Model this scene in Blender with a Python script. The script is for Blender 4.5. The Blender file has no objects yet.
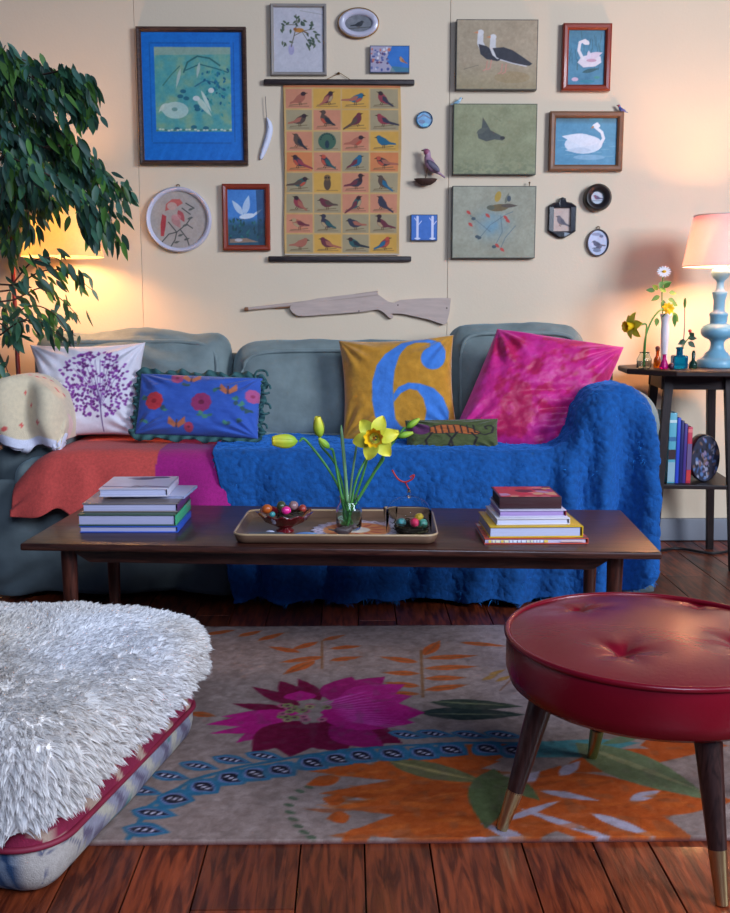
import bpy, bmesh, math, random
import numpy as np
from mathutils import Vector, Matrix, Euler
from math import sin, cos, pi, radians, tan, atan, sqrt

# ------------------------------------------------------------------ camera, world, lights
random.seed(7); np.random.seed(7)
S = bpy.context.scene
COL = S.collection
F, HC, PITCH, YAW = 1000.0, 0.955, radians(8.5), radians(-0.86)
cd = bpy.data.cameras.new('camera'); cam = bpy.data.objects.new('camera', cd); COL.objects.link(cam)
cd.sensor_fit = 'HORIZONTAL'; cd.sensor_width = 36; cd.lens = 36 * F / 730
cam.location = (0, 0, HC); cam.rotation_euler = (pi / 2 - PITCH, 0, YAW)
S.camera = cam
S.view_settings.view_transform = 'Standard'; S.view_settings.look = 'None'
S.view_settings.gamma = 1; S.view_settings.use_curve_mapping = False
S.view_settings.exposure = -0.06
w = bpy.data.worlds.new('room_light'); S.world = w; w.use_nodes = True
w.node_tree.nodes['Background'].inputs[0].default_value = (0.30, 0.48, 1.0, 1)
w.node_tree.nodes['Background'].inputs[1].default_value = 0.10


def light(name, kind, loc, energy, color, size=None, target=None, sy=None, spread=None):
    l = bpy.data.lights.new(name, kind); o = bpy.data.objects.new(name, l); COL.objects.link(o)
    o.location = loc; l.energy = energy; l.color = color
    if kind == 'AREA':
        l.shape = 'RECTANGLE'; l.size = size; l.size_y = sy or size
        if spread: l.spread = spread
    elif kind == 'POINT':
        l.shadow_soft_size = size
    if target is not None:
        o.rotation_euler = (Vector(target) - Vector(loc)).to_track_quat('-Z', 'Y').to_euler()
    return o


light('window_daylight', 'AREA', (3.4, .15, 2.25), 215, (0.74, 0.84, 1.0), 1.3, (0.0, 3.4, 1.15), 1.5)
light('rear_window_daylight', 'AREA', (0.7, -1.3, 2.5), 36, (0.60, 0.74, 1.0), 1.5, (-0.35, 1.9, 0.1), 1.2, spread=radians(95))

# ------------------------------------------------------------------ helpers
def srgb(c):
    c = np.asarray(c, float) / 255.0
    return np.where(c <= 0.04045, c / 12.92, ((c + 0.055) / 1.055) ** 2.4)


def ray(px, py):
    x = (px - 365) / F; y = -(py - 456.5) / F
    d = (x, cos(PITCH) + y * sin(PITCH), -sin(PITCH) + y * cos(PITCH))
    c, s = cos(YAW), sin(YAW)
    return (c * d[0] - s * d[1], s * d[0] + c * d[1], d[2])


def at(px, py, Y):
    d = ray(px, py); t = Y / d[1]
    return Vector((d[0] * t, Y, HC + d[2] * t))


def atz(px, py, Z=0.0):
    d = ray(px, py); t = (Z - HC) / d[2]
    return Vector((d[0] * t, d[1] * t, Z))


def fr(x): return x - np.floor(x)


def vn(x, y, z=0.0, seed=0):
    x = np.asarray(x, float); y = np.asarray(y, float); z = np.asarray(z, float) + 0 * x
    x0, y0, z0 = np.floor(x), np.floor(y), np.floor(z)
    fx, fy, fz = x - x0, y - y0, z - z0
    fx, fy, fz = [f * f * (3 - 2 * f) for f in (fx, fy, fz)]
    def h(i, j, k): return fr(np.sin((x0 + i) * 127.1 + (y0 + j) * 311.7 + (z0 + k) * 74.7 + seed * 17.3) * 43758.5453)
    r = 0
    for i in (0, 1):
        for j in (0, 1):
            for k in (0, 1):
                r = r + h(i, j, k) * (fx if i else 1 - fx) * (fy if j else 1 - fy) * (fz if k else 1 - fz)
    return r


def fbm(x, y, z=0.0, seed=0, o=3):
    r = 0; a = .5
    for i in range(o):
        r = r + a * (vn(x * 2 ** i, y * 2 ** i, np.asarray(z) * 2 ** i, seed + i) - .5) * 2; a *= .5
    return r


def tag(o, label=None, cat=None, group=None, kind=None):
    if label: o['label'] = label
    if cat: o['category'] = cat
    if group: o['group'] = group
    if kind: o['kind'] = kind
    return o


def empty(name, loc, label=None, cat=None, group=None, rz=0.0, kind=None):
    o = bpy.data.objects.new(name, None); COL.objects.link(o); o.location = loc
    o.rotation_euler = (0, 0, rz); o.empty_display_size = .05
    return tag(o, label, cat, group, kind)


def mesh(name, V, Fc, mat=None, parent=None, smooth=True, col=None, loc=None, rot=None):
    me = bpy.data.meshes.new(name)
    V = np.asarray(V, float).reshape(-1, 3)
    if isinstance(Fc, np.ndarray) and Fc.ndim == 2:
        n, k = Fc.shape
        me.vertices.add(len(V)); me.vertices.foreach_set('co', V.ravel())
        me.loops.add(n * k); me.loops.foreach_set('vertex_index', Fc.ravel().astype(np.int32))
        me.polygons.add(n)
        me.polygons.foreach_set('loop_start', np.arange(0, n * k, k, dtype=np.int32))
        me.update(calc_edges=True)
    else:
        me.from_pydata([tuple(v) for v in V], [], [tuple(int(i) for i in f) for f in Fc]); me.update()
    me.validate()
    if smooth: me.polygons.foreach_set('use_smooth', [True] * len(me.polygons))
    if col is not None:
        a = me.color_attributes.new('Col', 'FLOAT_COLOR', 'POINT')
        c = np.ones((len(V), 4)); c[:, :3] = srgb(np.clip(col, 0, 255)); a.data.foreach_set('color', c.ravel())
    if mat: me.materials.append(mat)
    o = bpy.data.objects.new(name, me); COL.objects.link(o)
    if parent: o.parent = parent
    if loc is not None: o.location = loc
    if rot is not None: o.rotation_euler = rot
    return o


class MB:
    """collects primitive shapes into one mesh"""
    def __init__(s): s.V = []; s.F = []; s.n = 0; s.C = []
    def add(s, V, Fc, c=None):
        V = np.asarray(V, float).reshape(-1, 3); s.V.append(V)
        s.F += [tuple(int(i) + s.n for i in f) for f in Fc]; s.n += len(V)
        s.C.append(np.tile(c if c is not None else (200, 200, 200), (len(V), 1)))
        return s
    def box(s, c, d, rz=0, bev=0.0, col=None, R=None):
        bm = bmesh.new(); bmesh.ops.create_cube(bm, size=1)
        for v in bm.verts: v.co = Vector((v.co.x * d[0], v.co.y * d[1], v.co.z * d[2]))
        if bev: bmesh.ops.bevel(bm, geom=bm.edges[:], offset=bev, segments=2, affect='EDGES', profile=.6)
        M = R if R is not None else Matrix.Rotation(rz, 3, 'Z')
        V = [tuple(M @ v.co + Vector(c)) for v in bm.verts]
        Fc = [[v.index for v in f.verts] for f in bm.faces]; bm.free()
        return s.add(V, Fc, col)
    def beam(s, a, b, wx, wy, bev=.002, wx2=None, wy2=None, col=None):
        """a bar from a down to b, rectangular section (x, y)"""
        a = Vector(a); b = Vector(b); wx2 = wx2 or wx; wy2 = wy2 or wy
        V = []
        for p, x, y in ((a, wx, wy), (b, wx2, wy2)):
            for sx, sy in ((-1, -1), (1, -1), (1, 1), (-1, 1)): V.append(tuple(p + Vector((sx * x / 2, sy * y / 2, 0))))
        bm = bmesh.new(); vs = [bm.verts.new(v) for v in V]
        for f in ((3, 2, 1, 0), (4, 5, 6, 7), (0, 1, 5, 4), (1, 2, 6, 5), (2, 3, 7, 6), (3, 0, 4, 7)): bm.faces.new([vs[i] for i in f])
        bmesh.ops.recalc_face_normals(bm, faces=bm.faces[:])
        if bev: bmesh.ops.bevel(bm, geom=bm.edges[:], offset=bev, segments=2, affect='EDGES')
        bm.verts.index_update()
        V = [tuple(v.co) for v in bm.verts]; Fc = [[v.index for v in f.verts] for f in bm.faces]; bm.free()
        return s.add(V, Fc, col)
    def lathe(s, prof, c=(0, 0, 0), seg=40, R=None, col=None, cap=True):
        V = []; Fc = []; n = len(prof)
        for (r, z) in prof:
            for k in range(seg):
                a = 2 * pi * k / seg; v = Vector((r * cos(a), r * sin(a), z))
                V.append(tuple((R @ v if R is not None else v) + Vector(c)))
        for i in range(n - 1):
            for k in range(seg):
                k2 = (k + 1) % seg
                Fc.append((i * seg + k, i * seg + k2, (i + 1) * seg + k2, (i + 1) * seg + k))
        if cap:
            Fc.append(tuple(reversed(range(seg)))); Fc.append(tuple((n - 1) * seg + k for k in range(seg)))
        return s.add(V, Fc, col)
    def tube(s, P, r, seg=8, col=None, closed=False):
        P = [Vector(p) for p in P]; n = len(P)
        rr = r if hasattr(r, '__len__') else [r] * n
        V = []; Fc = []; up = Vector((0.13, 0.21, 1)).normalized()
        for i, p in enumerate(P):
            if closed: t = P[(i + 1) % n] - P[i - 1]
            else: t = P[min(i + 1, n - 1)] - P[max(i - 1, 0)]
            t = t.normalized() if t.length > 1e-9 else Vector((0, 0, 1))
            a = t.cross(up)
            if a.length < 1e-3: a = t.cross(Vector((1, 0, 0)))
            a.normalize(); b = t.cross(a)
            for k in range(seg):
                g = 2 * pi * k / seg
                V.append(tuple(p + a * (rr[i] * cos(g)) + b * (rr[i] * sin(g))))
        m = n if closed else n - 1
        for i in range(m):
            j = (i + 1) % n
            for k in range(seg):
                k2 = (k + 1) % seg
                Fc.append((i * seg + k, i * seg + k2, j * seg + k2, j * seg + k))
        if not closed:
            Fc.append(tuple(range(seg))); Fc.append(tuple((n - 1) * seg + k for k in reversed(range(seg))))
        return s.add(V, Fc, col)
    def ball(s, c, r, seg=16, R=None, col=None):
        r = r if hasattr(r, '__len__') else (r, r, r)
        V = []; Fc = []; m = seg // 2
        for i in range(m + 1):
            ph = pi * (i + 1e-3 * (i == 0) - 1e-3 * (i == m)) / m
            for k in range(seg):
                a = 2 * pi * k / seg
                v = Vector((r[0] * sin(ph) * cos(a), r[1] * sin(ph) * sin(a), -r[2] * cos(ph)))
                V.append(tuple((R @ v if R is not None else v) + Vector(c)))
        for i in range(m):
            for k in range(seg):
                k2 = (k + 1) % seg
                Fc.append((i * seg + k, i * seg + k2, (i + 1) * seg + k2, (i + 1) * seg + k))
        return s.add(V, Fc, col)
    def build(s, name, mat, parent=None, smooth=True, loc=None, rot=None, usecol=False, auto=None):
        V = np.concatenate(s.V)
        o = mesh(name, V, s.F, mat, parent, smooth, np.concatenate(s.C) if usecol else None, loc, rot)
        if auto is not None: sharp(o, auto)
        return o


def sharp(o, deg=35):
    bm = bmesh.new(); bm.from_mesh(o.data)
    bmesh.ops.recalc_face_normals(bm, faces=bm.faces[:])
    for e in bm.edges:
        if len(e.link_faces) == 2: e.smooth = e.calc_face_angle(0) < radians(deg)
    bm.to_mesh(o.data); bm.free()


def curve(P, n=20):
    """Catmull-Rom through P"""
    P = [Vector(p) for p in P]; P = [P[0] * 2 - P[1]] + P + [P[-1] * 2 - P[-2]]
    out = []
    m = len(P) - 3
    for i in range(m):
        p0, p1, p2, p3 = P[i:i + 4]
        for k in range(n):
            t = k / n
            out.append(.5 * ((2 * p1) + (p2 - p0) * t + (2 * p0 - 5 * p1 + 4 * p2 - p3) * t * t + (3 * p1 - p0 - 3 * p2 + p3) * t ** 3))
    out.append(P[-2])
    return out


# ---- materials
MATS = {}
def mat(name, color=(180, 180, 180), rough=.6, var=.12, scale=30, bump=.0, bscale=None, metal=0, coat=0, trans=0, ior=1.45,
        sheen=0, sub=0, vcol=False, spec=.5, emit=None, estr=0, stretch=(1, 1, 1), alpha=1, aniso_detail=4, sheen_tint=None):
    if name in MATS: return MATS[name]
    m = bpy.data.materials.new(name); m.use_nodes = True; nt = m.node_tree; N = nt.nodes; L = nt.links
    b = N['Principled BSDF']
    c = tuple(srgb(color)) + (1,)
    tc = N.new('ShaderNodeTexCoord'); mp = N.new('ShaderNodeMapping'); mp.inputs['Scale'].default_value = stretch
    L.new(tc.outputs['Object'], mp.inputs[0])
    nz = N.new('ShaderNodeTexNoise'); nz.inputs['Scale'].default_value = scale; nz.inputs['Detail'].default_value = aniso_detail
    L.new(mp.outputs[0], nz.inputs['Vector'])
    mr = N.new('ShaderNodeMapRange'); mr.inputs[1].default_value = .25; mr.inputs[2].default_value = .75
    mr.inputs[3].default_value = 1 - var; mr.inputs[4].default_value = 1 + var
    L.new(nz.outputs['Fac'], mr.inputs[0])
    hs = N.new('ShaderNodeHueSaturation'); L.new(mr.outputs[0], hs.inputs['Value'])
    if vcol:
        va = N.new('ShaderNodeVertexColor'); va.layer_name = 'Col'; L.new(va.outputs[0], hs.inputs['Color'])
    else:
        hs.inputs['Color'].default_value = c
    L.new(hs.outputs[0], b.inputs['Base Color'])
    b.inputs['Roughness'].default_value = rough; b.inputs['Metallic'].default_value = metal
    b.inputs['Specular IOR Level'].default_value = spec
    b.inputs['Coat Weight'].default_value = coat; b.inputs['Coat Roughness'].default_value = .08
    b.inputs['Transmission Weight'].default_value = trans; b.inputs['IOR'].default_value = ior
    b.inputs['Sheen Weight'].default_value = sheen; b.inputs['Sheen Roughness'].default_value = .5
    if sheen_tint: b.inputs['Sheen Tint'].default_value = tuple(srgb(sheen_tint)) + (1,)
    b.inputs['Alpha'].default_value = alpha
    if sub:
        b.inputs['Subsurface Weight'].default_value = sub; b.inputs['Subsurface Scale'].default_value = .01
    if emit is not None:
        b.inputs['Emission Color'].default_value = tuple(srgb(emit)) + (1,); b.inputs['Emission Strength'].default_value = estr
    if bump:
        n2 = N.new('ShaderNodeTexNoise'); n2.inputs['Scale'].default_value = bscale or scale * 4; n2.inputs['Detail'].default_value = 5
        L.new(mp.outputs[0], n2.inputs['Vector'])
        bp = N.new('ShaderNodeBump'); bp.inputs['Strength'].default_value = bump; bp.inputs['Distance'].default_value = .004
        L.new(n2.outputs['Fac'], bp.inputs['Height']); L.new(bp.outputs[0], b.inputs['Normal'])
    MATS[name] = m
    return m


def translucent(name, color, rough=.7, mixf=.5, vcol=False, var=.2, scale=60, bump=0):
    m = mat(name, color, rough, var, scale, bump=bump, vcol=vcol)
    nt = m.node_tree; N = nt.nodes; L = nt.links
    b = N['Principled BSDF']; out = N['Material Output']
    tr = N.new('ShaderNodeBsdfTranslucent'); mx = N.new('ShaderNodeMixShader'); mx.inputs[0].default_value = mixf
    hs = [n for n in N if n.type == 'HUE_SAT'][0]
    L.new(hs.outputs[0], tr.inputs[0]); L.new(b.outputs[0], mx.inputs[1]); L.new(tr.outputs[0], mx.inputs[2]); L.new(mx.outputs[0], out.inputs[0])
    return m


def wood(name, color, dark, rough=.45, scale=6, axis='x', coat=0.0, vcol=False, bump=.15):
    if name in MATS: return MATS[name]
    st = {'x': (1, 9, 9), 'y': (9, 1, 9), 'z': (9, 9, 1)}[axis]
    m = mat(name, color, rough, .25, scale, bump=bump, bscale=scale * 3, coat=coat, stretch=st, vcol=vcol, aniso_detail=8)
    nt = m.node_tree; N = nt.nodes; L = nt.links
    b = N['Principled BSDF']; mp = [n for n in N if n.type == 'MAPPING'][0]; hs = [n for n in N if n.type == 'HUE_SAT'][0]
    nz = N.new('ShaderNodeTexNoise'); nz.inputs['Scale'].default_value = scale * 2.3; nz.inputs['Detail'].default_value = 10; nz.inputs['Distortion'].default_value = .8
    L.new(mp.outputs[0], nz.inputs['Vector'])
    cr = N.new('ShaderNodeValToRGB'); cr.color_ramp.elements[0].position = .38; cr.color_ramp.elements[1].position = .62
    cr.color_ramp.elements[0].color = tuple(srgb(dark)) + (1,); cr.color_ramp.elements[1].color = (1, 1, 1, 1)
    L.new(nz.outputs['Fac'], cr.inputs[0])
    mx = N.new('ShaderNodeMixRGB'); mx.blend_type = 'MULTIPLY'; mx.inputs[0].default_value = .8
    L.new(hs.outputs[0], mx.inputs[1]); L.new(cr.outputs[0], mx.inputs[2]); L.new(mx.outputs[0], b.inputs['Base Color'])
    return m


# ---- 2D painter: colours for the vertices of a fine grid
class Cv:
    def __init__(s, X, Y, bg, px):
        s.X = X; s.Y = Y; s.px = px
        s.c = np.tile(np.asarray(bg, float), X.shape + (1,)).reshape(X.shape + (3,))
    def _put(s, a, col):
        a = np.clip(a, 0, 1)[..., None]; s.c = s.c * (1 - a) + np.asarray(col, float) * a
    def poly(s, P, col, al=1, soft=1):
        P = np.asarray(P, float); X, Y = s.X, s.Y
        b = 3 * s.px * soft
        m = (X > P[:, 0].min() - b) & (X < P[:, 0].max() + b) & (Y > P[:, 1].min() - b) & (Y < P[:, 1].max() + b)
        if not m.any(): return s
        x, y = X[m], Y[m]; ins = np.zeros(x.shape, bool); d = np.full(x.shape, 1e9)
        for i in range(len(P)):
            x0, y0 = P[i - 1]; x1, y1 = P[i]
            if y0 != y1:
                ins ^= ((y0 > y) != (y1 > y)) & (x < (x1 - x0) * (y - y0) / (y1 - y0) + x0)
            L2 = (x1 - x0) ** 2 + (y1 - y0) ** 2 + 1e-12
            t = np.clip(((x - x0) * (x1 - x0) + (y - y0) * (y1 - y0)) / L2, 0, 1)
            d = np.minimum(d, np.hypot(x - x0 - t * (x1 - x0), y - y0 - t * (y1 - y0)))
        sd = np.where(ins, d, -d); a = np.clip(.5 + sd / (s.px * soft), 0, 1)[:, None] * al
        s.c[m] = s.c[m] * (1 - a) + np.asarray(col, float) * a
        return s
    def ell(s, cx, cy, rx, ry, col, rot=0, al=1, soft=1):
        n = 20; P = []
        for k in range(n):
            a = 2 * pi * k / n; u, v = rx * cos(a), ry * sin(a)
            P.append((cx + u * cos(rot) - v * sin(rot), cy + u * sin(rot) + v * cos(rot)))
        return s.poly(P, col, al, soft)
    def line(s, P, wd, col, al=1):
        X, Y = s.X, s.Y; P = np.asarray(P, float); b = wd + 2 * s.px
        m = (X > P[:, 0].min() - b) & (X < P[:, 0].max() + b) & (Y > P[:, 1].min() - b) & (Y < P[:, 1].max() + b)
        if not m.any(): return s
        x, y = X[m], Y[m]; d = np.full(x.shape, 1e9)
        for i in range(len(P) - 1):
            x0, y0 = P[i]; x1, y1 = P[i + 1]; L2 = (x1 - x0) ** 2 + (y1 - y0) ** 2 + 1e-12
            t = np.clip(((x - x0) * (x1 - x0) + (y - y0) * (y1 - y0)) / L2, 0, 1)
            d = np.minimum(d, np.hypot(x - x0 - t * (x1 - x0), y - y0 - t * (y1 - y0)))
        a = np.clip(.5 + (wd / 2 - d) / s.px, 0, 1)[:, None] * al * min(1, wd / s.px + .3)
        s.c[m] = s.c[m] * (1 - a) + np.asarray(col, float) * a
        return s
    def leaf(s, a, b, wd, col, bend=0, al=1):
        """pointed leaf from a to b"""
        a = np.asarray(a, float); b = np.asarray(b, float); t = b - a; L = np.hypot(*t); n = np.array((-t[1], t[0])) / (L + 1e-9)
        P = []
        for k in range(9): u = k / 8; P.append(a + t * u + n * (wd / 2 * sin(pi * u ** .8) + bend * L * sin(pi * u)))
        for k in range(7, 0, -1): u = k / 8; P.append(a + t * u + n * (-wd / 2 * sin(pi * u ** .8) + bend * L * sin(pi * u)))
        return s.poly(P, col, al)
    def mottle(s, amt, sc, seed=0, tint=(1, 1, 1)):
        n = fbm(s.X / sc, s.Y / sc, 0, seed)[..., None]
        s.c = s.c + n * amt * np.asarray(tint, float); return s
    def wash(s, a, col): s._put(a, col); return s
    def bird(s, x, y, sz, d=1, body=(90, 70, 60), wing=(50, 50, 60), breast=None, tail=1.0, tilt=0.0, legs=True, head=None, neck=0):
        """small generic perching bird, y grows down, d=1 faces left"""
        breast = breast or body; head = head or body
        def T(p):
            u, v = p; u, v = u * cos(tilt) - v * sin(tilt), u * sin(tilt) + v * cos(tilt)
            return (x + u * sz * d, y + v * sz)
        s.poly([T(p) for p in ((.1, -.05), (.55 + .5 * tail, .12), (.6 + .5 * tail, .24), (.1, .22))], wing)
        s.poly([T(p) for p in ((-.5, -.22), (-.35, -.38), (-.12, -.36), (.2, -.22), (.5, .05), (.55, .18), (.25, .3), (-.12, .3), (-.38, .12), (-.48, -.08))], body)
        s.poly([T(p) for p in ((-.45, -.08), (-.2, -.05), (.1, .22), (-.1, .3), (-.36, .12))], breast)
        s.poly([T(p) for p in ((-.15, -.2), (.15, -.2), (.65, .12), (.35, .2), (0, .12))], wing)
        s.poly([T((-.36 + .2 * cos(k * pi / 5), -.3 - neck + .17 * sin(k * pi / 5))) for k in range(10)], head)
        if neck: s.poly([T(p) for p in ((-.5, -.25 - neck), (-.26, -.25 - neck), (-.15, -.1), (-.45, -.05))], head)
        s.poly([T(p) for p in ((-.52, -.36 - neck), (-.72, -.27 - neck), (-.5, -.24 - neck))], (60, 45, 30))
        if legs:
            s.line([T((0, .28)), T((-.02, .5))], sz * .05, (90, 60, 40)); s.line([T((.12, .26)), T((.12, .5))], sz * .05, (90, 60, 40))
        return s


def rectgrid(x0, y0, x1, y1, step):
    nx = max(2, int(round(abs(x1 - x0) / step)) + 1); ny = max(2, int(round(abs(y1 - y0) / step)) + 1)
    return np.meshgrid(np.linspace(x0, x1, nx), np.linspace(y0, y1, ny), indexing='ij')


def discgrid(cx, cy, rx, ry, step):
    n = max(8, int(2 * rx / step)); u, v = np.meshgrid(np.linspace(-1, 1, n), np.linspace(-1, 1, n), indexing='ij')
    return cx + rx * u * np.sqrt(1 - v * v / 2), cy + ry * v * np.sqrt(1 - u * u / 2)


def gridfaces(nx, ny, off=0, flip=False):
    i, j = np.meshgrid(np.arange(nx - 1), np.arange(ny - 1), indexing='ij')
    a = (i * ny + j).ravel() + off; f = np.stack([a, a + ny, a + ny + 1, a + 1], 1)
    return f[:, ::-1] if flip else f


def rim(nx, ny):
    r = [i * ny for i in range(nx)] + [(nx - 1) * ny + j for j in range(1, ny)] + [i * ny + ny - 1 for i in range(nx - 2, -1, -1)] + [j for j in range(ny - 2, 0, -1)]
    return np.array(r)


def panel(name, cv, tox, depth, edge, m, parent=None, loc=None, y0=0.0, dome=0):
    """painted slab: tox maps painter coords to local (x, z); front at y0-depth, back at y0"""
    nx, ny = cv.X.shape; x, z = tox(cv.X, cv.Y)
    if name in ('print', 'canvas_painting'): cv.mottle(9, 1.6, 31).mottle(7, 5, 37, (1, .9, .8))
    V = np.stack([x.ravel(), np.full(x.size, y0 - depth), z.ravel()], 1)
    if dome:
        u = (cv.X - cv.X.mean()) / (np.ptp(cv.X) / 2); v = (cv.Y - cv.Y.mean()) / (np.ptp(cv.Y) / 2)
        V[:, 1] -= dome * (np.clip(1 - u * u - v * v, 0, 1)).ravel()
    Fc = [tuple(f) for f in gridfaces(nx, ny, 0, True)]
    r = rim(nx, ny); n = len(r); B0 = len(V)
    E1 = V[r].copy(); E2 = V[r].copy(); E2[:, 1] = y0
    V = np.concatenate([V, E1, E2]); C = np.concatenate([cv.c.reshape(-1, 3), np.tile(edge, (2 * n, 1))])
    for k in range(n):
        k2 = (k + 1) % n; Fc.append((B0 + k, B0 + k2, B0 + n + k2, B0 + n + k))
    Fc.append(tuple(B0 + n + k for k in range(n)))
    o = mesh(name, V, Fc, m, parent, False, C, loc)
    bm = bmesh.new(); bm.from_mesh(o.data); bmesh.ops.recalc_face_normals(bm, faces=bm.faces[:]); bm.to_mesh(o.data); bm.free()
    return o


def softbox(c, d, r, n=26, bulge=(0, 0, 0), wr=0.0, wsc=8, seed=0, fn=None):
    """rounded upholstered block; returns V, F"""
    H = np.array(d) / 2; V = []; Fc = []; off = 0
    for ax in range(3):
        for sg in (-1, 1):
            a, b = [(1, 2), (2, 0), (0, 1)][ax]
            na = max(6, int(n * d[a] / max(d))); nb = max(6, int(n * d[b] / max(d)))
            def dist(k, h):
                t = np.linspace(-1, 1, k); q = np.concatenate([-h + r * (1 - np.cos(np.linspace(0, pi / 2, 5)))[:-1] * 1, np.linspace(-h + r, h - r, max(3, k - 6)), h - r * (1 - np.cos(np.linspace(0, pi / 2, 5)))[::-1][1:]])
                return q
            A, B = np.meshgrid(dist(na, H[a]), dist(nb, H[b]), indexing='ij')
            P = np.zeros((A.size, 3)); P[:, a] = A.ravel(); P[:, b] = B.ravel(); P[:, ax] = sg * H[ax]
            Fc.append(gridfaces(*A.shape, off, flip=(sg < 0))); off += len(P); V.append(P)
    V = np.concatenate(V); Fc = np.concatenate(Fc)
    inner = np.clip(V, -(H - r), H - r); dd = V - inner; L = np.linalg.norm(dd, axis=1, keepdims=True) + 1e-9
    Nn = dd / L; U = V / H
    V = inner + Nn * r
    for k in range(3):
        o1, o2 = [(1, 2), (0, 2), (0, 1)][k]
        V[:, k] += Nn[:, k] * bulge[k] * np.clip(1 - U[:, o1] ** 2, 0, 1) * np.clip(1 - U[:, o2] ** 2, 0, 1)
    if wr:
        q = (V + np.array(c)) * wsc
        V += Nn * (fbm(q[:, 0], q[:, 1], q[:, 2], seed) * wr)[:, None]
    if fn is not None: V = fn(V)
    V += np.array(c)
    key = np.round(V, 5); _, idx, inv = np.unique(key, axis=0, return_index=True, return_inverse=True)
    return V[idx], inv.ravel()[Fc]


def pillow(name, w, h, T, cv_fn, loc, rot, label, n=110, seed=1, pinch=.08, step=None, m=None, wr=.004, back=None, cat='cushion', group=None, base=(200, 200, 200), sag=0.0, folds=(), shear=0.0, taper=0.0):
    u, v = np.meshgrid(np.linspace(-1, 1, n), np.linspace(-1, 1, n), indexing='ij')
    cv = Cv(u, v, base, 2.0 / n)
    if cv_fn: cv_fn(cv)
    x = w / 2 * u * (1 - pinch * (1 - v ** 2)); z = h / 2 * v * (1 - pinch * (1 - u ** 2))
    x = x * (1 + taper * v) + shear * z
    f = ((1 - u ** 4) * (1 - v ** 4)).clip(0, 1) ** .55
    edge = np.clip(1 - f, 0, 1)
    wrk = fbm(u * 3 + 3 * seed, v * 3, seed, seed) * wr * 2.0 * f + fbm(u * 9, v * 9, seed, seed + 9) * wr * .5 * (f > 0)
    # radial gathers near the corners
    for (cu, cvv) in ((1, 1), (-1, 1), (1, -1), (-1, -1)):
        dx, dy = cu - u, cvv - v; rr = np.hypot(dx, dy); an = np.arctan2(dy, dx)
        wrk = wrk + wr * 1.6 * np.exp(-((rr - .45) / .3) ** 2) * np.sin(an * 14 + seed)
    for (a0, b0, a1, b1, amp) in folds:
        L2 = (a1 - a0) ** 2 + (b1 - b0) ** 2; t = np.clip(((u - a0) * (a1 - a0) + (v - b0) * (b1 - b0)) / L2, 0, 1)
        d = np.hypot(u - a0 - t * (a1 - a0), v - b0 - t * (b1 - b0)); wrk = wrk - amp * np.exp(-(d / .05) ** 2) * np.sin(pi * t) ** .5 + amp * .6 * np.exp(-((d - .12) / .07) ** 2) * np.sin(pi * t) ** .5
    yf = -(T / 2 * f + wrk * f ** .5); yb = T / 2 * f * .8
    Vf = np.stack([x, yf, z], -1).reshape(-1, 3); Vb = np.stack([x, yb, z], -1).reshape(-1, 3)
    r = rim(n, n); mp = np.arange(n * n) + n * n; mp[r] = r
    Fb = mp[gridfaces(n, n, 0, True) ]
    V = np.concatenate([Vf, Vb]); Fc = np.concatenate([gridfaces(n, n), Fb])
    C = np.concatenate([cv.c.reshape(-1, 3), np.tile(back or base, (n * n, 1))])
    keep = np.unique(Fc); re = np.zeros(len(V), int); re[keep] = np.arange(len(keep))
    o = mesh(name, V[keep], re[Fc], m or mat('pillow_cloth', vcol=True, rough=.85, var=.06, scale=300, bump=.25, bscale=700, sheen=.2), None, True, C[keep], loc, rot)
    return tag(o, label, cat, group)


def strands(name, P, N, D, L, wd, m, parent, seg=3, cols=None, droop=.5, seed=0, loc=None):
    """tapered ribbons of wool: root P, direction D, length L, width wd"""
    n = len(P); rng = np.random.RandomState(seed)
    side = np.cross(D, rng.randn(n, 3)); side /= np.linalg.norm(side, axis=1, keepdims=True) + 1e-9
    V = np.zeros((n, seg + 1, 2, 3)); g = np.array([0, 0, -1.0])
    for k in range(seg + 1):
        t = k / seg
        c = P + D * (L * t)[:, None] + g * (droop * L * t * t)[:, None]
        ww = (wd * (1 - t) ** .7 * (1 if k else .9))[:, None] / 2 + 1e-5
        V[:, k, 0] = c - side * ww; V[:, k, 1] = c + side * ww
    b = (np.arange(n) * (seg + 1) * 2)[:, None]; Fc = []
    for k in range(seg): Fc.append(np.concatenate([b + 2 * k, b + 2 * k + 1, b + 2 * k + 3, b + 2 * k + 2], 1))
    Fc = np.concatenate(Fc)
    C = None if cols is None else np.repeat(cols, (seg + 1) * 2, axis=0)
    o = mesh(name, V.reshape(-1, 3), Fc, m, parent, True, C, loc)
    return o


def surf_samples(V, Fc, n, seed=0):
    rng = np.random.RandomState(seed)
    a, b, c, d = [V[Fc[:, k]] for k in range(4)]
    nn = np.cross(c - a, d - b); ar = np.linalg.norm(nn, axis=1); nn = nn / (ar[:, None] + 1e-12)
    idx = rng.choice(len(Fc), n, p=ar / ar.sum())
    s, t = rng.rand(n, 1), rng.rand(n, 1)
    P = (a[idx] * (1 - s) + b[idx] * s) * (1 - t) + (d[idx] * (1 - s) + c[idx] * s) * t
    return P, nn[idx], idx

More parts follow.
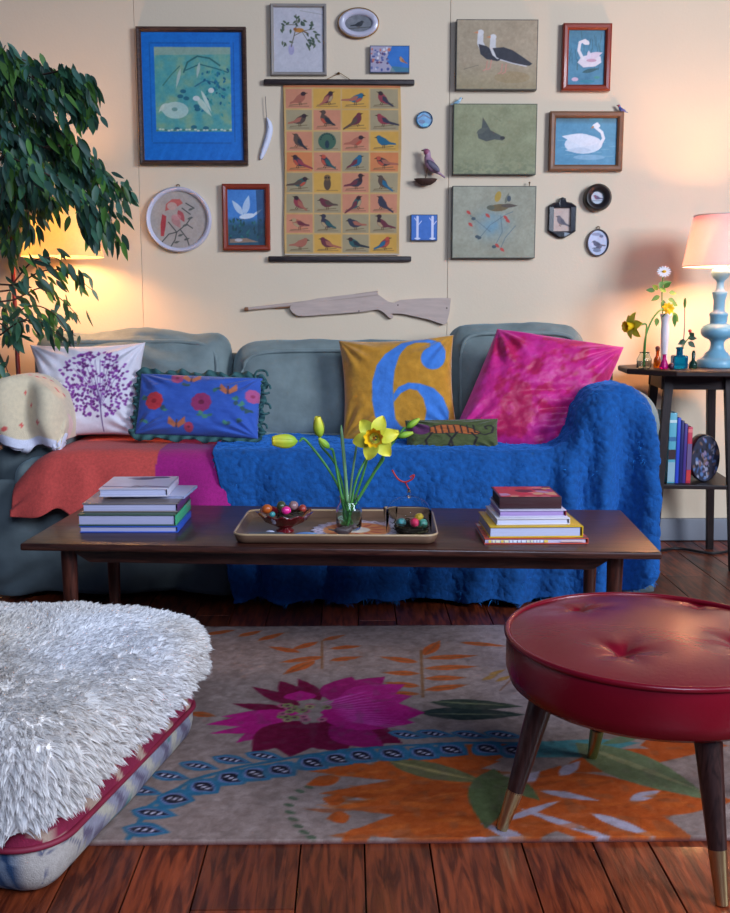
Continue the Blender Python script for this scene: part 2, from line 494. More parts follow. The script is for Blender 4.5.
# ------------------------------------------------------------------ common materials
WY = 4.03
m_paint = mat('picture_paint', vcol=True, rough=.5, var=.04, scale=90, bump=.08, bscale=500)
m_glossy = mat('print_under_glass', vcol=True, rough=.4, var=.03, scale=60, coat=.35)
m_paper = mat('aged_paper', vcol=True, rough=.8, var=.05, scale=40)
m_walnut = wood('dark_walnut', (74, 38, 28), (120, 90, 80), .38, 5, 'x', coat=.15)
m_walnut_z = wood('dark_walnut_upright', (78, 38, 26), (120, 90, 80), .4, 5, 'z', coat=.1)
m_espresso = wood('espresso_wood', (40, 22, 20), (120, 100, 95), .45, 6, 'x')
m_espresso_z = wood('espresso_wood_upright', (40, 22, 20), (120, 100, 95), .45, 6, 'z')
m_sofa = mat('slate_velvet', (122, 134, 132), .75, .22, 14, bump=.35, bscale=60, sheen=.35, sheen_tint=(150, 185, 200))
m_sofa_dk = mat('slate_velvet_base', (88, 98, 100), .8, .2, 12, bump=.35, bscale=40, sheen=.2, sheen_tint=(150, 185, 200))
m_brass = mat('brass', (205, 190, 140), .28, .06, 20, metal=1)
m_glass = mat('clear_glass', (235, 245, 240), .03, .0, 10, trans=1, ior=1.3)
m_stem = mat('stem_green', (78, 140, 62), .5, .15, 40)
m_leaf = translucent('ficus_leaf', (34, 74, 44), .42, .28, vcol=True, var=.12, scale=20)

# ------------------------------------------------------------------ structure
seams = [-3.34, -2.09, -0.85 - .0, at(449, 150, WY).x, at(449, 150, WY).x + 1.24, at(449, 150, WY).x + 2.48]
seams[2] = at(138, 150, WY).x; seams[1] = seams[2] - 1.24; seams[0] = seams[2] - 2.48
m_wall = mat('cream_wall_paint', (228, 206, 178), .62, .035, 2.2, bump=.12, bscale=120)
b = MB()
for x0, x1 in zip(seams[:-1], seams[1:]):
    b.box(((x0 + x1) / 2, WY + .02, 1.5), (x1 - x0 - .0014, .04, 3.0), bev=.0012)
b.box(((seams[0] + seams[-1]) / 2, WY + .055, 1.5), (seams[-1] - seams[0], .03, 3.0))
tag(b.build('wall_back', m_wall, smooth=False), 'cream painted panelled wall behind the sofa', None, None, 'structure')
m_base = mat('baseboard_paint', (128, 130, 138), .55, .06, 8)  # grey darkened to stand in for shade cast along the wall foot
b = MB(); b.box((0.35, WY - .012, .048), (6.0, .022, .092), bev=.004)
tag(b.build('baseboard_back', m_base), 'pale grey painted baseboard', None, None, 'structure')

m_floor = wood('floor_boards', (112, 52, 30), (95, 60, 48), .42, 3.2, 'y', coat=.12, vcol=True, bump=.25)
edges = [-.371, -.258, -.09, .024, .141, .307, .435, .536]
rnd = random.Random(3)
while edges[0] > -3: edges.insert(0, edges[0] - rnd.choice((.115, .13, .165)))
while edges[-1] < 3.2: edges.append(edges[-1] + rnd.choice((.115, .13, .165)))
b = MB()
for x0, x1 in zip(edges[:-1], edges[1:]):
    k = rnd.uniform(.78, 1.15); y = -.2
    yy = [-.2] + sorted(rnd.uniform(.3, 3.9) for _ in range(2)) + [WY + .02]
    for ya, yb in zip(yy[:-1], yy[1:]):
        if yb - ya < .05: continue
        k = rnd.uniform(.78, 1.15)
        b.box(((x0 + x1) / 2, (ya + yb) / 2, -.012), (x1 - x0 - .0028, yb - ya - .002, .024), bev=.0012, col=(136 * k, 58 * k, 28 * k))
b.box((0, 1.9, -.04), (6.4, 4.3, .02), col=(18, 10, 8))
tag(b.build('floor', m_floor, smooth=False, usecol=True), 'dark reddish brown floorboards', None, None, 'structure')

# ------------------------------------------------------------------ rug
RX0, RX1, RY0, RY1 = -.98, .88, 1.675, 2.89
GX, GY = rectgrid(RX0, RY0, RX1, RY1, .0042)
rc = Cv(GX, GY, (138, 116, 108), .0042)
rc.mottle(16, .03, 1).mottle(12, .011, 4)
def g(px, py): p = atz(px, py, .012); return (p.x, p.y)
def rl(a, b2, wd, col, bend=0, al=1): rc.leaf(g(*a), g(*b2), wd, col, bend, al)
OR, OR2 = (168, 74, 26), (205, 112, 40)
LIL = (160, 146, 158)
rc.wash(np.clip((GX - .28) * 3, 0, .8) * np.clip((GY - 2.1) * 5, 0, 1), LIL)
# orange ferns
for a, c2, wd in (((318, 641), (290, 650), .03), ((300, 652), (268, 646), .03), ((330, 648), (362, 645), .03), ((325, 656), (280, 662), .035), ((330, 660), (362, 656), .03), ((315, 660), (283, 674), .04),
                  ((322, 640), (346, 634), .025), ((206, 634), (236, 629), .03), ((238, 636), (262, 630), .03), ((258, 640), (285, 632), .03), ((190, 712), (216, 716), .03),
                  ((418, 662), (380, 656), .035), ((420, 673), (382, 672), .035), ((420, 686), (384, 682), .035), ((424, 655), (440, 640), .04), ((424, 658), (478, 655), .035), ((424, 668), (478, 666), .035), ((424, 678), (466, 677), .035), ((424, 690), (468, 684), .035), ((420, 694), (380, 692), .03), ((460, 642), (508, 646), .03)):
    rl(a, c2, wd, OR, al=.92); rl(a, c2, wd * .25, (120, 70, 40), al=.7)
rc.line([g(421, 650), g(423, 697)], .008, (120, 80, 50)); rc.line([g(322, 640), g(322, 668)], .006, (120, 80, 50))
# orange flower, low centre and right
for a, c2, wd, k in (((520, 745), (372, 762), .10, 1), ((500, 760), (308, 770), .09, 1.05), ((500, 775), (320, 792), .10, 1), ((500, 790), (335, 806), .10, 1.08), ((520, 800), (345, 832), .13, 1), ((500, 770), (400, 800), .13, .95), ((520, 790), (430, 838), .16, 1.05),
                     ((560, 770), (700, 752), .09, 1), ((500, 790), (690, 800), .16, .95), ((520, 800), (700, 842), .20, 1.05), ((560, 790), (640, 845), .16, .95), ((560, 765), (520, 845), .14, 1), ((640, 745), (728, 745), .10, 1), ((600, 800), (735, 800), .14, 1.0)):
    rl(a, c2, wd, (OR[0] * k, OR[1] * k, OR[2] * k), .05)
for a, c2, wd in (((505, 820), (560, 800), .02), ((540, 790), (600, 800), .025), ((590, 812), (660, 838), .03), ((520, 808), (640, 848), .022), ((500, 795), (540, 770), .05), ((640, 775), (720, 800), .045), ((560, 775), (580, 760), .03), ((530, 842), (480, 822), .03), ((630, 800), (660, 790), .03), ((460, 838), (540, 846), .03)):
    rl(a, c2, wd, LIL)
for k in range(70):
    px_, py_ = rnd.choice([(rnd.uniform(330, 500), rnd.uniform(765, 838)), (rnd.uniform(510, 720), rnd.uniform(760, 840))])
    x_, y_ = g(px_, py_); i_ = int((x_ - RX0) / .0042); j_ = int((y_ - RY0) / .0042)
    if 0 <= i_ < rc.c.shape[0] and 0 <= j_ < rc.c.shape[1] and rc.c[i_, j_, 0] > rc.c[i_, j_, 2] * 2.2:
        rl((px_, py_), (px_ + rnd.uniform(-60, -25), py_ + rnd.uniform(-3, 9)), .018, rnd.choice([(188, 92, 34), (150, 62, 20), (176, 84, 40)]), .06, .55)
for a, c2 in (((372, 764), (322, 771)), ((340, 776), (306, 784)), ((345, 800), (322, 797)), ((350, 815), (326, 818)), ((372, 830), (342, 838))): rl(a, c2, .045, OR)
for k in range(16):
    a = (500 + rnd.uniform(-150, 190), 795 + rnd.uniform(-25, 40)); rl(a, (a[0] + rnd.uniform(-50, -15), a[1] + rnd.uniform(-4, 10)), .012, (140, 64, 22), al=.6)
# teal strip, green leaves
rc.poly([g(*p) for p in ((512, 742), (600, 738), (640, 742), (590, 756), (515, 757))], (70, 120, 122))
rl((575, 742), (712, 800), .13, (98, 106, 74)); rl((585, 746), (700, 790), .02, (130, 128, 90)); rl((640, 735), (600, 744), .03, (90, 110, 80))
rl((388, 760), (488, 782), .07, (104, 96, 60)); rl((388, 760), (480, 780), .012, (150, 130, 80)); rl((494, 768), (486, 828), .09, (84, 92, 56)); rl((500, 775), (540, 800), .05, (84, 92, 56))
rl((418, 712), (526, 714), .075, (40, 50, 46)); rl((430, 702), (524, 706), .06, (52, 60, 50)); rl((430, 701), (515, 705), .008, (110, 110, 80)); rl((425, 713), (520, 714), .008, (90, 95, 75))
# pink flower
PK, DK = (166, 22, 104), (104, 10, 46)
for a, c2, wd, cc in (((300, 712), (232, 703), .05, DK), ((300, 705), (252, 686), .05, DK), ((300, 700), (280, 680), .06, DK), ((320, 700), (298, 678), .05, DK), ((330, 700), (352, 676), .10, (140, 20, 84)), ((330, 700), (385, 676), .11, (140, 20, 84)),
                      ((300, 715), (206, 724), .07, PK), ((300, 712), (222, 716), .06, PK), ((300, 722), (210, 733), .05, PK), ((280, 722), (236, 742), .05, PK), ((300, 720), (252, 752), .11, DK), ((300, 722), (290, 756), .13, DK), ((310, 722), (345, 752), .14, DK), ((320, 720), (402, 742), .14, DK), ((330, 725), (385, 748), .1, (140, 20, 84)),
                      ((320, 712), (425, 712), .19, PK), ((330, 704), (412, 696), .13, (160, 28, 104)), ((340, 700), (405, 684), .11, (160, 28, 104)), ((320, 716), (415, 722), .12, PK), ((300, 700), (300, 690), .08, PK)):
    rl(a, c2, wd, cc)
for k in range(14): rl((320 + k * 2, 703 + k * 1.3), (370 + k * 3, 690 + k * 3), .007, (206, 90, 168), al=.6)
for k in range(22):
    p = g(305 + rnd.uniform(-24, 24), 713 + rnd.uniform(-9, 9)); rc.ell(p[0], p[1], .012, .012, rnd.choice([(150, 140, 90), (120, 120, 74), (170, 90, 110)])); 
    rc.ell(p[0], p[1], .005, .005, (90, 40, 60))
# blue vine
vine = [(128, 838), (150, 805), (192, 779), (235, 767), (290, 757), (345, 749), (400, 745), (460, 742), (520, 742)]
rc.line([g(*p) for p in vine], .011, (44, 92, 116))
low = [(145, 829), (153, 812), (175, 798), (204, 786), (231, 777), (256, 773), (281, 769), (313, 762), (338, 758), (362, 755), (393, 753), (424, 752), (452, 749), (488, 748), (516, 750)]
up = [(141, 790), (169, 775), (198, 765), (231, 759), (264, 755), (407, 734), (435, 733), (470, 734), (503, 734)]
for i, (px, py) in enumerate(low + up):
    lo = i < len(low); x, y = g(px, py); an = radians(-40 if lo and i > 2 else (-12 if lo else -18)); L = .038 if lo else .045
    wdt = .027 if lo else .014
    if lo and i < 2: wdt = .017; L = .045
    dx, dy = cos(an) * L, sin(an) * L
    if i == len(low) - 1 or True:
        rc.leaf((x - dx, y - dy), (x + dx * 1.1, y + dy * 1.1), wdt * 3.1, (44, 96, 124)); rc.leaf((x - dx * .8, y - dy * .8), (x + dx * .8, y + dy * .8), wdt * 1.8, (104, 112, 150))
        rc.leaf((x - dx * .68, y - dy * .68), (x + dx * .7, y + dy * .7), wdt * 1.3, (24, 22, 36))
        for q in (-.3, 0, .3): rc.ell(x + dx * q, y + dy * q, .006, .003, (200, 190, 205), rot=an + 1.2)
for p in ((309, 786), (300, 790), (293, 797), (289, 804), (290, 811), (293, 818), (298, 825), (304, 831), (311, 836)):
    x, y = g(*p); rc.ell(x, y, .011, .006, (74, 84, 64), rot=-.5)
rc.line([g(500, 690), g(535, 655)], .004, (120, 80, 60)); 
for p in ((497, 672), (490, 677), (504, 678)): rl((p[0] - 8, p[1] + 3), (p[0] + 8, p[1] - 3), .018, (150, 110, 60))
rc.mottle(10, .008, 11).mottle(9, .016, 14); rc.wash(np.clip((vn(GX / .021, GY / .021, 0, 19) - .62) * 6, 0, 1) * .22, (96, 80, 74))
nx, ny = GX.shape
zz = .0085 + .0015 * vn(GX * 90, GY * 90, 0, 3) + .002 * (fbm(GX * 3, GY * 3, 0, 8) + .5)
V = np.stack([GX, GY, zz], -1).reshape(-1, 3); r = rim(nx, ny); n = len(r)
E2 = V[r].copy(); E2[:, 2] = .0005
Fr = np.array([(r[(k + 1) % n], r[k], len(V) + k, len(V) + (k + 1) % n) for k in range(n)])
C = np.concatenate([rc.c.reshape(-1, 3), np.tile((92, 50, 48), (n, 1))])
m_rug = mat('rug_wool', vcol=True, rough=.95, var=.1, scale=250, bump=.5, bscale=500, spec=.15)
tag(mesh('floral_rug', np.concatenate([V, E2]), np.concatenate([gridfaces(nx, ny), Fr]), m_rug, None, True, C), 'greige floral rug with pink and orange blooms on the floorboards', 'rug')

# ------------------------------------------------------------------ sofa
SX0, SX1 = -1.19, 1.03
sofa = empty('sofa', (-.08, 3.6, 0), 'long slate grey slipcovered sofa against the cream wall', 'sofa')
so = Vector(sofa.location)
def spart(name, c, d, r, m=m_sofa, bulge=(0, 0, 0), wr=.004, wsc=9, seed=0, n=30, fn=None, parent=None):
    V, Fc = softbox(c, d, r, n, bulge, wr, wsc, seed, fn); return mesh(name, V - np.array(so), Fc, m, parent or sofa)
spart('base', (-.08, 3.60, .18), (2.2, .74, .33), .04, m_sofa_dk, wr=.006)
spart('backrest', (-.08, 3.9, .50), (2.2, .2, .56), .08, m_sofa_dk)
for sx, fy in ((-1.08, 3.30), (.90, 3.20)):
    def armfn(V): return V
    cx = sx; d = .24
    ly = 3.98 - fy
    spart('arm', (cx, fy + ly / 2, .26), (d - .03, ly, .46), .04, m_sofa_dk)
    o = spart('arm_roll', (cx, fy + ly / 2, .565), (d + .02, ly + .01, .25), .115, m_sofa, wr=.004)
# skirt of the slipcover hanging over the front
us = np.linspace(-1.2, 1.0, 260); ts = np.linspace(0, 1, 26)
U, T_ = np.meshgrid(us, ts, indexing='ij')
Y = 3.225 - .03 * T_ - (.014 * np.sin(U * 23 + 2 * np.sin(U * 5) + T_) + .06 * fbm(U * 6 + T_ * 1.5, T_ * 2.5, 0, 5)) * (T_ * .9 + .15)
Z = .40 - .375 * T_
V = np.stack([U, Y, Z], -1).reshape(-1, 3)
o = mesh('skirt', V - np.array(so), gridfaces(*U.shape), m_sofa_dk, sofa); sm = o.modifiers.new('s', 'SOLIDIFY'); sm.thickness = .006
# seat cushions and back cushions
for x0, x1 in ((-1.10, -.32), (-.32, .76)):
    spart('seat_cushion', ((x0 + x1) / 2, 3.46, .385), (x1 - x0 - .01, .55, .155), .06, bulge=(0, 0, .012), wr=.004)
def lean(k, cr=False):
    def f(V):
        V = V.copy(); front = V[:, 1] < -.05
        if cr:
            m_ = np.clip((V[:, 2] + .02) / .12, 0, 1) * np.clip(1.1 - np.abs(V[:, 0]) / .32, 0, 1)
            V[:, 1] -= front * m_ * (.016 * np.sin((V[:, 2] + .22 * V[:, 0]) * 62) + .010 * np.sin((V[:, 2] - .4 * V[:, 0]) * 40 + 1))
            V[:, 2] += .012 * np.sin(V[:, 0] * 16 + 1) * (V[:, 2] > .05)
        V[:, 1] += k * V[:, 2]; return V
    return f
bc = [(at(26, 340, 3.62).x, at(225, 340, 3.62).x, at(120, 334, 3.72).z, 3.74), (at(231, 340, 3.62).x, at(448, 340, 3.62).x, at(330, 343, 3.72).z, 3.73), (at(452, 340, 3.62).x, at(592, 340, 3.62).x, at(520, 326, 3.72).z, 3.74)]
for i, (x0, x1, zt, yc) in enumerate(bc):
    h = zt - .47
    c = spart('back_cushion', ((x0 + x1) / 2, yc, .47 + h / 2), (x1 - x0, .20, h), .07, m_sofa, bulge=(0, .035, .012), wr=(.026, .014, .014)[i], wsc=(6, 7, 7)[i], seed=i * 7, n=44, fn=lean(.2, i == 0))
    c['label'] = ('grey green back cushion with creases', 'smooth slate blue back cushion', 'taller slate back cushion behind magenta pillow')[i]
    P = []
    hw = (x1 - x0) / 2 - .035; hh = h / 2 - .03
    for k in range(48):
        a = 2 * pi * k / 48; u = np.sign(cos(a)) * abs(cos(a)) ** .35; v = np.sign(sin(a)) * abs(sin(a)) ** .35
        P.append(((x0 + x1) / 2 + u * hw - so.x, yc - .098 + .2 * v * hh - so.y, .47 + h / 2 + v * hh * 1.03 - so.z))
    bb = MB(); bb.tube(P, .0075, 8, closed=True); bb.build('piping', m_sofa, c)
for x in (-1.05, .9):
    bb = MB(); bb.lathe([(.025, 0), (.03, .03)], (x - so.x, 3.28 - so.y, 0)); bb.build('foot', m_espresso, sofa)

# ---- blue fleece throw over seat and right arm
def resample(P, n):
    P = np.array([tuple(p) for p in curve([tuple(q) + (0,) * (3 - len(q)) for q in P], 16)])
    d = np.concatenate([[0], np.cumsum(np.linalg.norm(np.diff(P, axis=0), axis=1))]); t = np.linspace(0, d[-1], n)
    return np.stack([np.interp(t, d, P[:, k]) for k in range(3)], 1)
nA, nB = 460, 320
path = resample([(-.44, .496), (-.1, .492), (.3, .488), (.58, .49), (.67, .505), (.715, .55), (.738, .62), (.785, .68), (.865, .70), (.92, .68), (.955, .64), (.972, .58)], nA)
Vb = np.zeros((nA, nB, 3))
for i in range(nA):
    x, z, _ = path[i]; k = max(0., min(1., (x - .64) / .08)); k = k * k * (3 - 2 * k)
    yb = 3.70 + .02 * sin(x * 9)
    yf = 3.128 + .01 * k - .0 * k
    zb = .022 + .006 * sin(x * 31) + .10 * max(0, (x - .84) / .13) ** 2
    R = resample([(yb, z - .004), (3.35, z + .002), (yf + .075, z + .004), (yf + .03, z - .018), (yf + .002, z - .075), (yf - .006, z * .55), (yf - .012, zb + .05), (yf - .02, zb)], nB)
    t = np.clip((z + .0 - R[:, 1]) / (z - .03), 0, 1)
    edge = max(0, 1 - (x + .44) / .05)
    yy = R[:, 0] - t ** .7 * (.022 * np.sin(x * 19 + 1.5 * np.sin(x * 7 + t)) + .012 * np.sin(x * 47 + t * 2)) * (1 + .8 * k)
    if k > 0:
        yy += t ** .6 * k * (-.026 * np.exp(-((x - .80) / .022) ** 2) + .03 * np.exp(-((x - .85) / .03) ** 2) - .02 * np.exp(-((x - .95) / .03) ** 2))
        yy -= .05 * np.exp(-((x - .69) / .03) ** 2) * np.exp(-((t - .3) / .2) ** 2)
    xx = x + t * .02 * k * (1 - t) + (.075 * t + .012 * np.sin(t * 6)) * max(0, min(1, (-.1 - x) / .34))
    if x > .9: xx = xx + (x - .9) * .1 * t
    Vb[i, :, 0] = xx; Vb[i, :, 1] = yy; Vb[i, :, 2] = R[:, 1]
Vb = Vb.reshape(-1, 3)
Vb[:, 2] = np.maximum(Vb[:, 2], .014)
Fb = gridfaces(nA, nB, 0, True)
def displace(V, Fc, amp_fn):
    nn = np.zeros_like(V); a, b_, c, d = [V[Fc[:, k]] for k in range(4)]; q = np.cross(c - a, d - b_)
    for k in range(4): np.add.at(nn, Fc[:, k], q)
    nn /= np.linalg.norm(nn, axis=1, keepdims=True) + 1e-12
    return V + nn * amp_fn(V)[:, None], nn
Vb, nb = displace(Vb, Fb, lambda V: .010 * fbm(V[:, 0] * 14, V[:, 1] * 14, V[:, 2] * 14, 2) + .006 * fbm(V[:, 0] * 70, V[:, 1] * 70, V[:, 2] * 70, 3, 2))
if nb[len(nb) // 2, 1] > 0: Fb = Fb[:, ::-1]
m_blue = mat('blue_fleece', (12, 78, 144), .95, .3, 60, bump=.6, bscale=120, sheen=.6, sheen_tint=(60, 150, 255))  # base darkened as shade in the gaps between tufts; tufts brightened as highlights
m_bluep = mat('blue_pile', vcol=True, rough=.9, var=.1, scale=40, sheen=.4, sheen_tint=(70, 160, 255))
th = tag(mesh('fleece_throw', Vb, Fb, m_blue), 'bright blue shaggy fleece throw over sofa seat and right arm', 'blanket')
sm = th.modifiers.new('s', 'SOLIDIFY'); sm.thickness = .008; sm.offset = -1
P, Nn, _ = surf_samples(Vb, Fb, 120000, 5)
ok = ~((P[:, 1] > 3.6) & (P[:, 0] < .62)); P, Nn = P[ok], Nn[ok]
fl = np.stack([fbm(P[:, 0] * 44, P[:, 1] * 44, P[:, 2] * 44, s) for s in (21, 22, 23)], 1)
D = Nn * .8 + fl * 2.0 + np.random.randn(*P.shape) * .18; D /= np.linalg.norm(D, axis=1, keepdims=True)
k = .78 + .4 * np.random.rand(len(P)); cols = np.stack([30 * k, 122 * k, 198 * k], 1)
o = strands('pile', P, Nn, D, .015 + .009 * np.random.rand(len(P)), np.full(len(P), .0034), m_bluep, th, 2, cols, .35); o['kind'] = 'stuff'

# ---- coral and magenta wool throw
nA, nB = 150, 90
xs = np.linspace(-1.075, -.36, nA); Vc = np.zeros((nA, nB, 3)); Cc = np.zeros((nA, nB, 3))
for i, x in enumerate(xs):
    e = max(0, (-.93 - x) / .145)
    zb = .295 + .02 * sin(x * 9) + .03 * max(0, (x + .6) / .3)
    if x < -.78: zb = .295 - .05 * math.exp(-((x + .85) / .03) ** 2) + .03 * math.exp(-((x + .93) / .03) ** 2)
    z0 = .488 - .10 * e ** 2
    R = resample([(3.70 - .3 * min(1, e * 1.4), z0), (3.34, z0 + .003), (3.215, z0 + .002), (3.165, z0 - .03), (3.145, z0 - .09), (3.135, (z0 + zb) / 2 - .03), (3.125, zb)], nB)
    t = np.clip((z0 - R[:, 1]) / .22, 0, 1)
    R[:, 0] -= t * (.018 * sin(x * 26 + 1) + .03 * math.exp(-((x + .85) / .035) ** 2) - .02 * math.exp(-((x + .93) / .03) ** 2) + .012 * sin(x * 11))
    Vc[i, :, 0] = x + .02 * t * sin(x * 20); Vc[i, :, 1] = R[:, 0]; Vc[i, :, 2] = R[:, 1]
    bx = -.615 - .10 * (1 - np.linspace(0, 1, nB)) ** 2 * 0 - .03 * t
    mk = (x > bx)
    Cc[i] = np.where(mk[:, None], (164, 26, 118), (206, 78, 70))
Vc = Vc.reshape(-1, 3); Fc_ = gridfaces(nA, nB, 0, True)
Vc, nc = displace(Vc, Fc_, lambda V: .004 * fbm(V[:, 0] * 12, V[:, 1] * 12, V[:, 2] * 12, 5))
if nc[len(nc) // 2, 1] > 0: Fc_ = Fc_[:, ::-1]
m_wool = mat('felted_wool', vcol=True, rough=.95, var=.16, scale=120, bump=.4, bscale=300, sheen=.05)
o = tag(mesh('wool_throw', Vc, Fc_, m_wool, None, True, Cc.reshape(-1, 3)), 'coral red wool throw with magenta end draped over left sofa seat', 'blanket')
sm = o.modifiers.new('s', 'SOLIDIFY'); sm.thickness = .006; sm.offset = -1

# ---- cream blanket folded over the left arm
nA, nB = 120, 110
path = resample([(-.955, .515), (-.945, .58), (-.965, .655), (-1.02, .70), (-1.09, .712), (-1.16, .695), (-1.215, .64), (-1.225, .56)], nA)
Vd = np.zeros((nA, nB, 3)); Cd = np.zeros((nA, nB, 3))
for i in range(nA):
    x, z, _ = path[i]; s = i / (nA - 1)
    wob = sin(s * 21) * .5 + .5
    zh = .492 + .022 * wob + (.06 * max(0, (s - .55) / .45))
    drop = max(.03, z - zh)
    yf = 3.25 - .022 * sin(s * 21 + 1)
    R = resample([(3.62, z), (3.45, z + .004), (yf + .05, z + .006), (yf + .012, z - .006), (yf, z - drop * .6), (yf - .012 + .05 * wob, z - drop), (yf - .03 + .06 * wob, z - drop + .012), (yf - .02 + .06 * wob, z - drop + .03)], nB)
    cx, cz = -1.08, .58
    Vd[i, :, 0] = x + (cx - x) * .0; Vd[i, :, 1] = R[:, 0]; Vd[i, :, 2] = R[:, 1]
    yy = R[:, 0]; base = np.tile((226, 206, 172), (nB, 1)).astype(float)
    base[yy > 3.5] = (222, 120, 40); base[-15:] = (220, 220, 236)
    if s > .8: base[:] = (214, 214, 230)
    band = vn(np.full(nB, x * 9), yy * 7, z * 9, 4); base = np.where(((band > .62) & (yy > 3.3))[:, None], (240, 200, 186), base)
    Cd[i] = base
Vd = Vd.reshape(-1, 3); Cd = Cd.reshape(-1, 3)
rngd = np.random.RandomState(3)
for k in range(80):
    q = Vd[rngd.randint(len(Vd))]
    if q[2] < .56 or not (-1.19 < q[0] < -.96): continue
    d = np.linalg.norm((Vd - q) * (1, .8, 1), axis=1); Cd[d < .006] = (222, 96, 88)
Fd = gridfaces(nA, nB, 0, True)
Vd, nd = displace(Vd, Fd, lambda V: .006 * fbm(V[:, 0] * 14, V[:, 1] * 14, V[:, 2] * 14, 15))
if nd[len(nd) // 2, 2] < 0: Fd = Fd[:, ::-1]
o = tag(mesh('fleece_blanket', Vd, Fd, mat('blanket_fleece', vcol=True, rough=.95, var=.08, scale=80, bump=.3, bscale=300, sheen=.3), None, True, Cd), 'cream blanket with pink spots folded over the left sofa arm', 'blanket')
sm = o.modifiers.new('s', 'SOLIDIFY'); sm.thickness = .014; sm.offset = 1

# ------------------------------------------------------------------ cushions
def paint_tree(c):
    c.mottle(4, .5, 1)
    rg = random.Random(5)
    cx = .25
    c.line([(cx, -.95), (cx - .02, -.3), (cx - .1, .1)], .022, (96, 60, 116))
    for k in range(12):
        a = radians(40 + 100 * k / 11); c.line([(cx - .01, -.45 + .05 * (k % 4)), (cx - .05 + .75 * cos(a) * .8, .1 + .75 * sin(a) * .7)], .012, (110, 70, 130), .8)
    cnt = 0
    while cnt < 330:
        x, y = rg.uniform(-.6, .98), rg.uniform(-.75, .85)
        if ((x - .16) / .76) ** 2 + ((y - .08) / .74) ** 2 > 1: continue
        if abs(x - cx) < .05 and y < -.1: continue
        a = rg.uniform(0, pi); L = rg.uniform(.030, .046)
        c.leaf((x - L * cos(a), y - L * sin(a)), (x + L * cos(a), y + L * sin(a)), .055, rg.choice([(124, 50, 134), (134, 56, 150), (96, 30, 104)])); cnt += 1
def paint_floral(c):
    c.mottle(10, .3, 3)
    def flower(x, y, r, col, c2):
        for k in range(9):
            a = 2 * pi * k / 9; c.ell(x + r * .75 * cos(a) * .6, y + r * .75 * sin(a) * 1.15, r * .33, r * .6, col, rot=a * 0)
        c.ell(x, y, r * .22, r * .36, c2)
    flower(-.70, .0, .2, (196, 48, 60), (150, 24, 40)); flower(.08, .0, .22, (150, 44, 96), (110, 24, 60)); flower(.90, .30, .16, (178, 80, 130), (150, 50, 90)); flower(-.35, .80, .14, (168, 64, 110), (120, 40, 70)); flower(-.1, -.8, .1, (180, 60, 90), (120, 40, 60))
    for x, y in ((.5, .42), (-.12, .78), (-.3, -.72)):
        for sx in (-1, 1):
            c.poly([(x, y), (x + sx * .13, y + .24), (x + sx * .15, y + .02), (x + sx * .03, y - .12)], (186, 104, 72)); c.line([(x, y - .1), (x, y + .14)], .02, (90, 50, 50))
    rg = random.Random(8)
    for x, y in ((-.9, .05), (-.55, -.3), (.2, -.45), (.75, -.05), (.65, .1), (-.2, .5), (.75, -.5), (.3, .5), (-.85, -.6), (.5, -.7), (.1, -.42), (.85, -.15)):
        for k in range(3):
            a = rg.uniform(0, 6.28); c.leaf((x, y), (x + .09 * cos(a), y + .17 * sin(a)), .08, rg.choice([(58, 110, 100), (70, 130, 110), (50, 80, 90)]))
def paint_six(c):
    c.mottle(12, .12, 3)
    B = (60, 122, 204)
    # stem: a numeral six with a ball terminal
    outer = [(-.02, .80), (-.20, .66), (-.36, .42), (-.46, .08), (-.47, -.30), (-.42, -.62), (-.30, -.86), (-.12, -.98), (.10, -1.0), (.10, -.9), (.02, -.84), (-.06, -.7), (-.08, -.45), (-.08, -.02), (-.04, .3), (.05, .6), (.16, .80)]
    c.poly(outer, B)
    c.poly([(-.02, .80), (.10, .90), (.34, .96), (.58, .94), (.72, .88), (.66, .84), (.52, .87), (.34, .88), (.2, .82), (.12, .72)], B)
    c.ell(.66, .52, .22, .24, B); c.poly([(.60, .9), (.78, .84), (.88, .66), (.88, .5), (.6, .6)], B)
    # bowl
    P = [(-.08, -.20), (.02, -.05), (.2, .03), (.42, .0), (.66, -.10), (.82, -.28), (.9, -.55), (.86, -.8), (.74, -.95), (.5, -1.0), (.1, -1.0), (.1, -.92), (.3, -.93), (.44, -.8), (.5, -.55), (.46, -.3), (.36, -.14), (.22, -.1), (.06, -.18), (-.08, -.36)]
    c.poly(P, B)
def paint_lizard(c):
    c.mottle(12, .1, 3)
    D_ = (36, 26, 26)
    # long beast: snout left, curled tail right
    c.line([(-.95, .35), (-.65, .42), (-.5, .3)], .10, (96, 40, 84)); c.ell(-.68, .35, .2, .3, (96, 40, 84))
    body = [(-.5, .45), (-.25, .6), (.1, .6), (.4, .35), (.6, .1), (.55, -.02), (.35, .0), (.05, .1), (-.3, .08), (-.5, .1)]
    c.poly(body, (176, 92, 40))
    for k in range(7):
        x = -.4 + k * .14; c.line([(x, .55), (x + .04, .08)], .035, D_)
    c.line([(.5, .1), (.7, -.05), (.86, .1), (.9, .4), (.8, .55), (.7, .45), (.74, .3)], .05, D_)
    for x in (-.45, .1): c.line([(x, .15), (x - .15, -.3), (x - .1, -.8), (x - .22, -.85)], .05, D_)
    for x in (-.15, .4): c.line([(x, .1), (x + .12, -.2), (x + .05, -.6), (x + .14, -.85)], .05, D_)
    c.line(body + [body[0]], .025, D_)
def paint_magenta(c):
    n = fbm(c.X * 3.2, c.Y * 3.2, 0, 31) + .5 * fbm(c.X * 9, c.Y * 9, 0, 33)
    c.wash(np.clip((n - .02) * 4, 0, 1) * .75, (176, 10, 62)); c.wash(np.clip((-n - .18) * 3, 0, 1) * .6, (224, 60, 160))
m_vel = mat('crushed_velvet', vcol=True, rough=.5, var=.12, scale=30, bump=.5, bscale=60, sheen=.8, sheen_tint=(255, 120, 200))
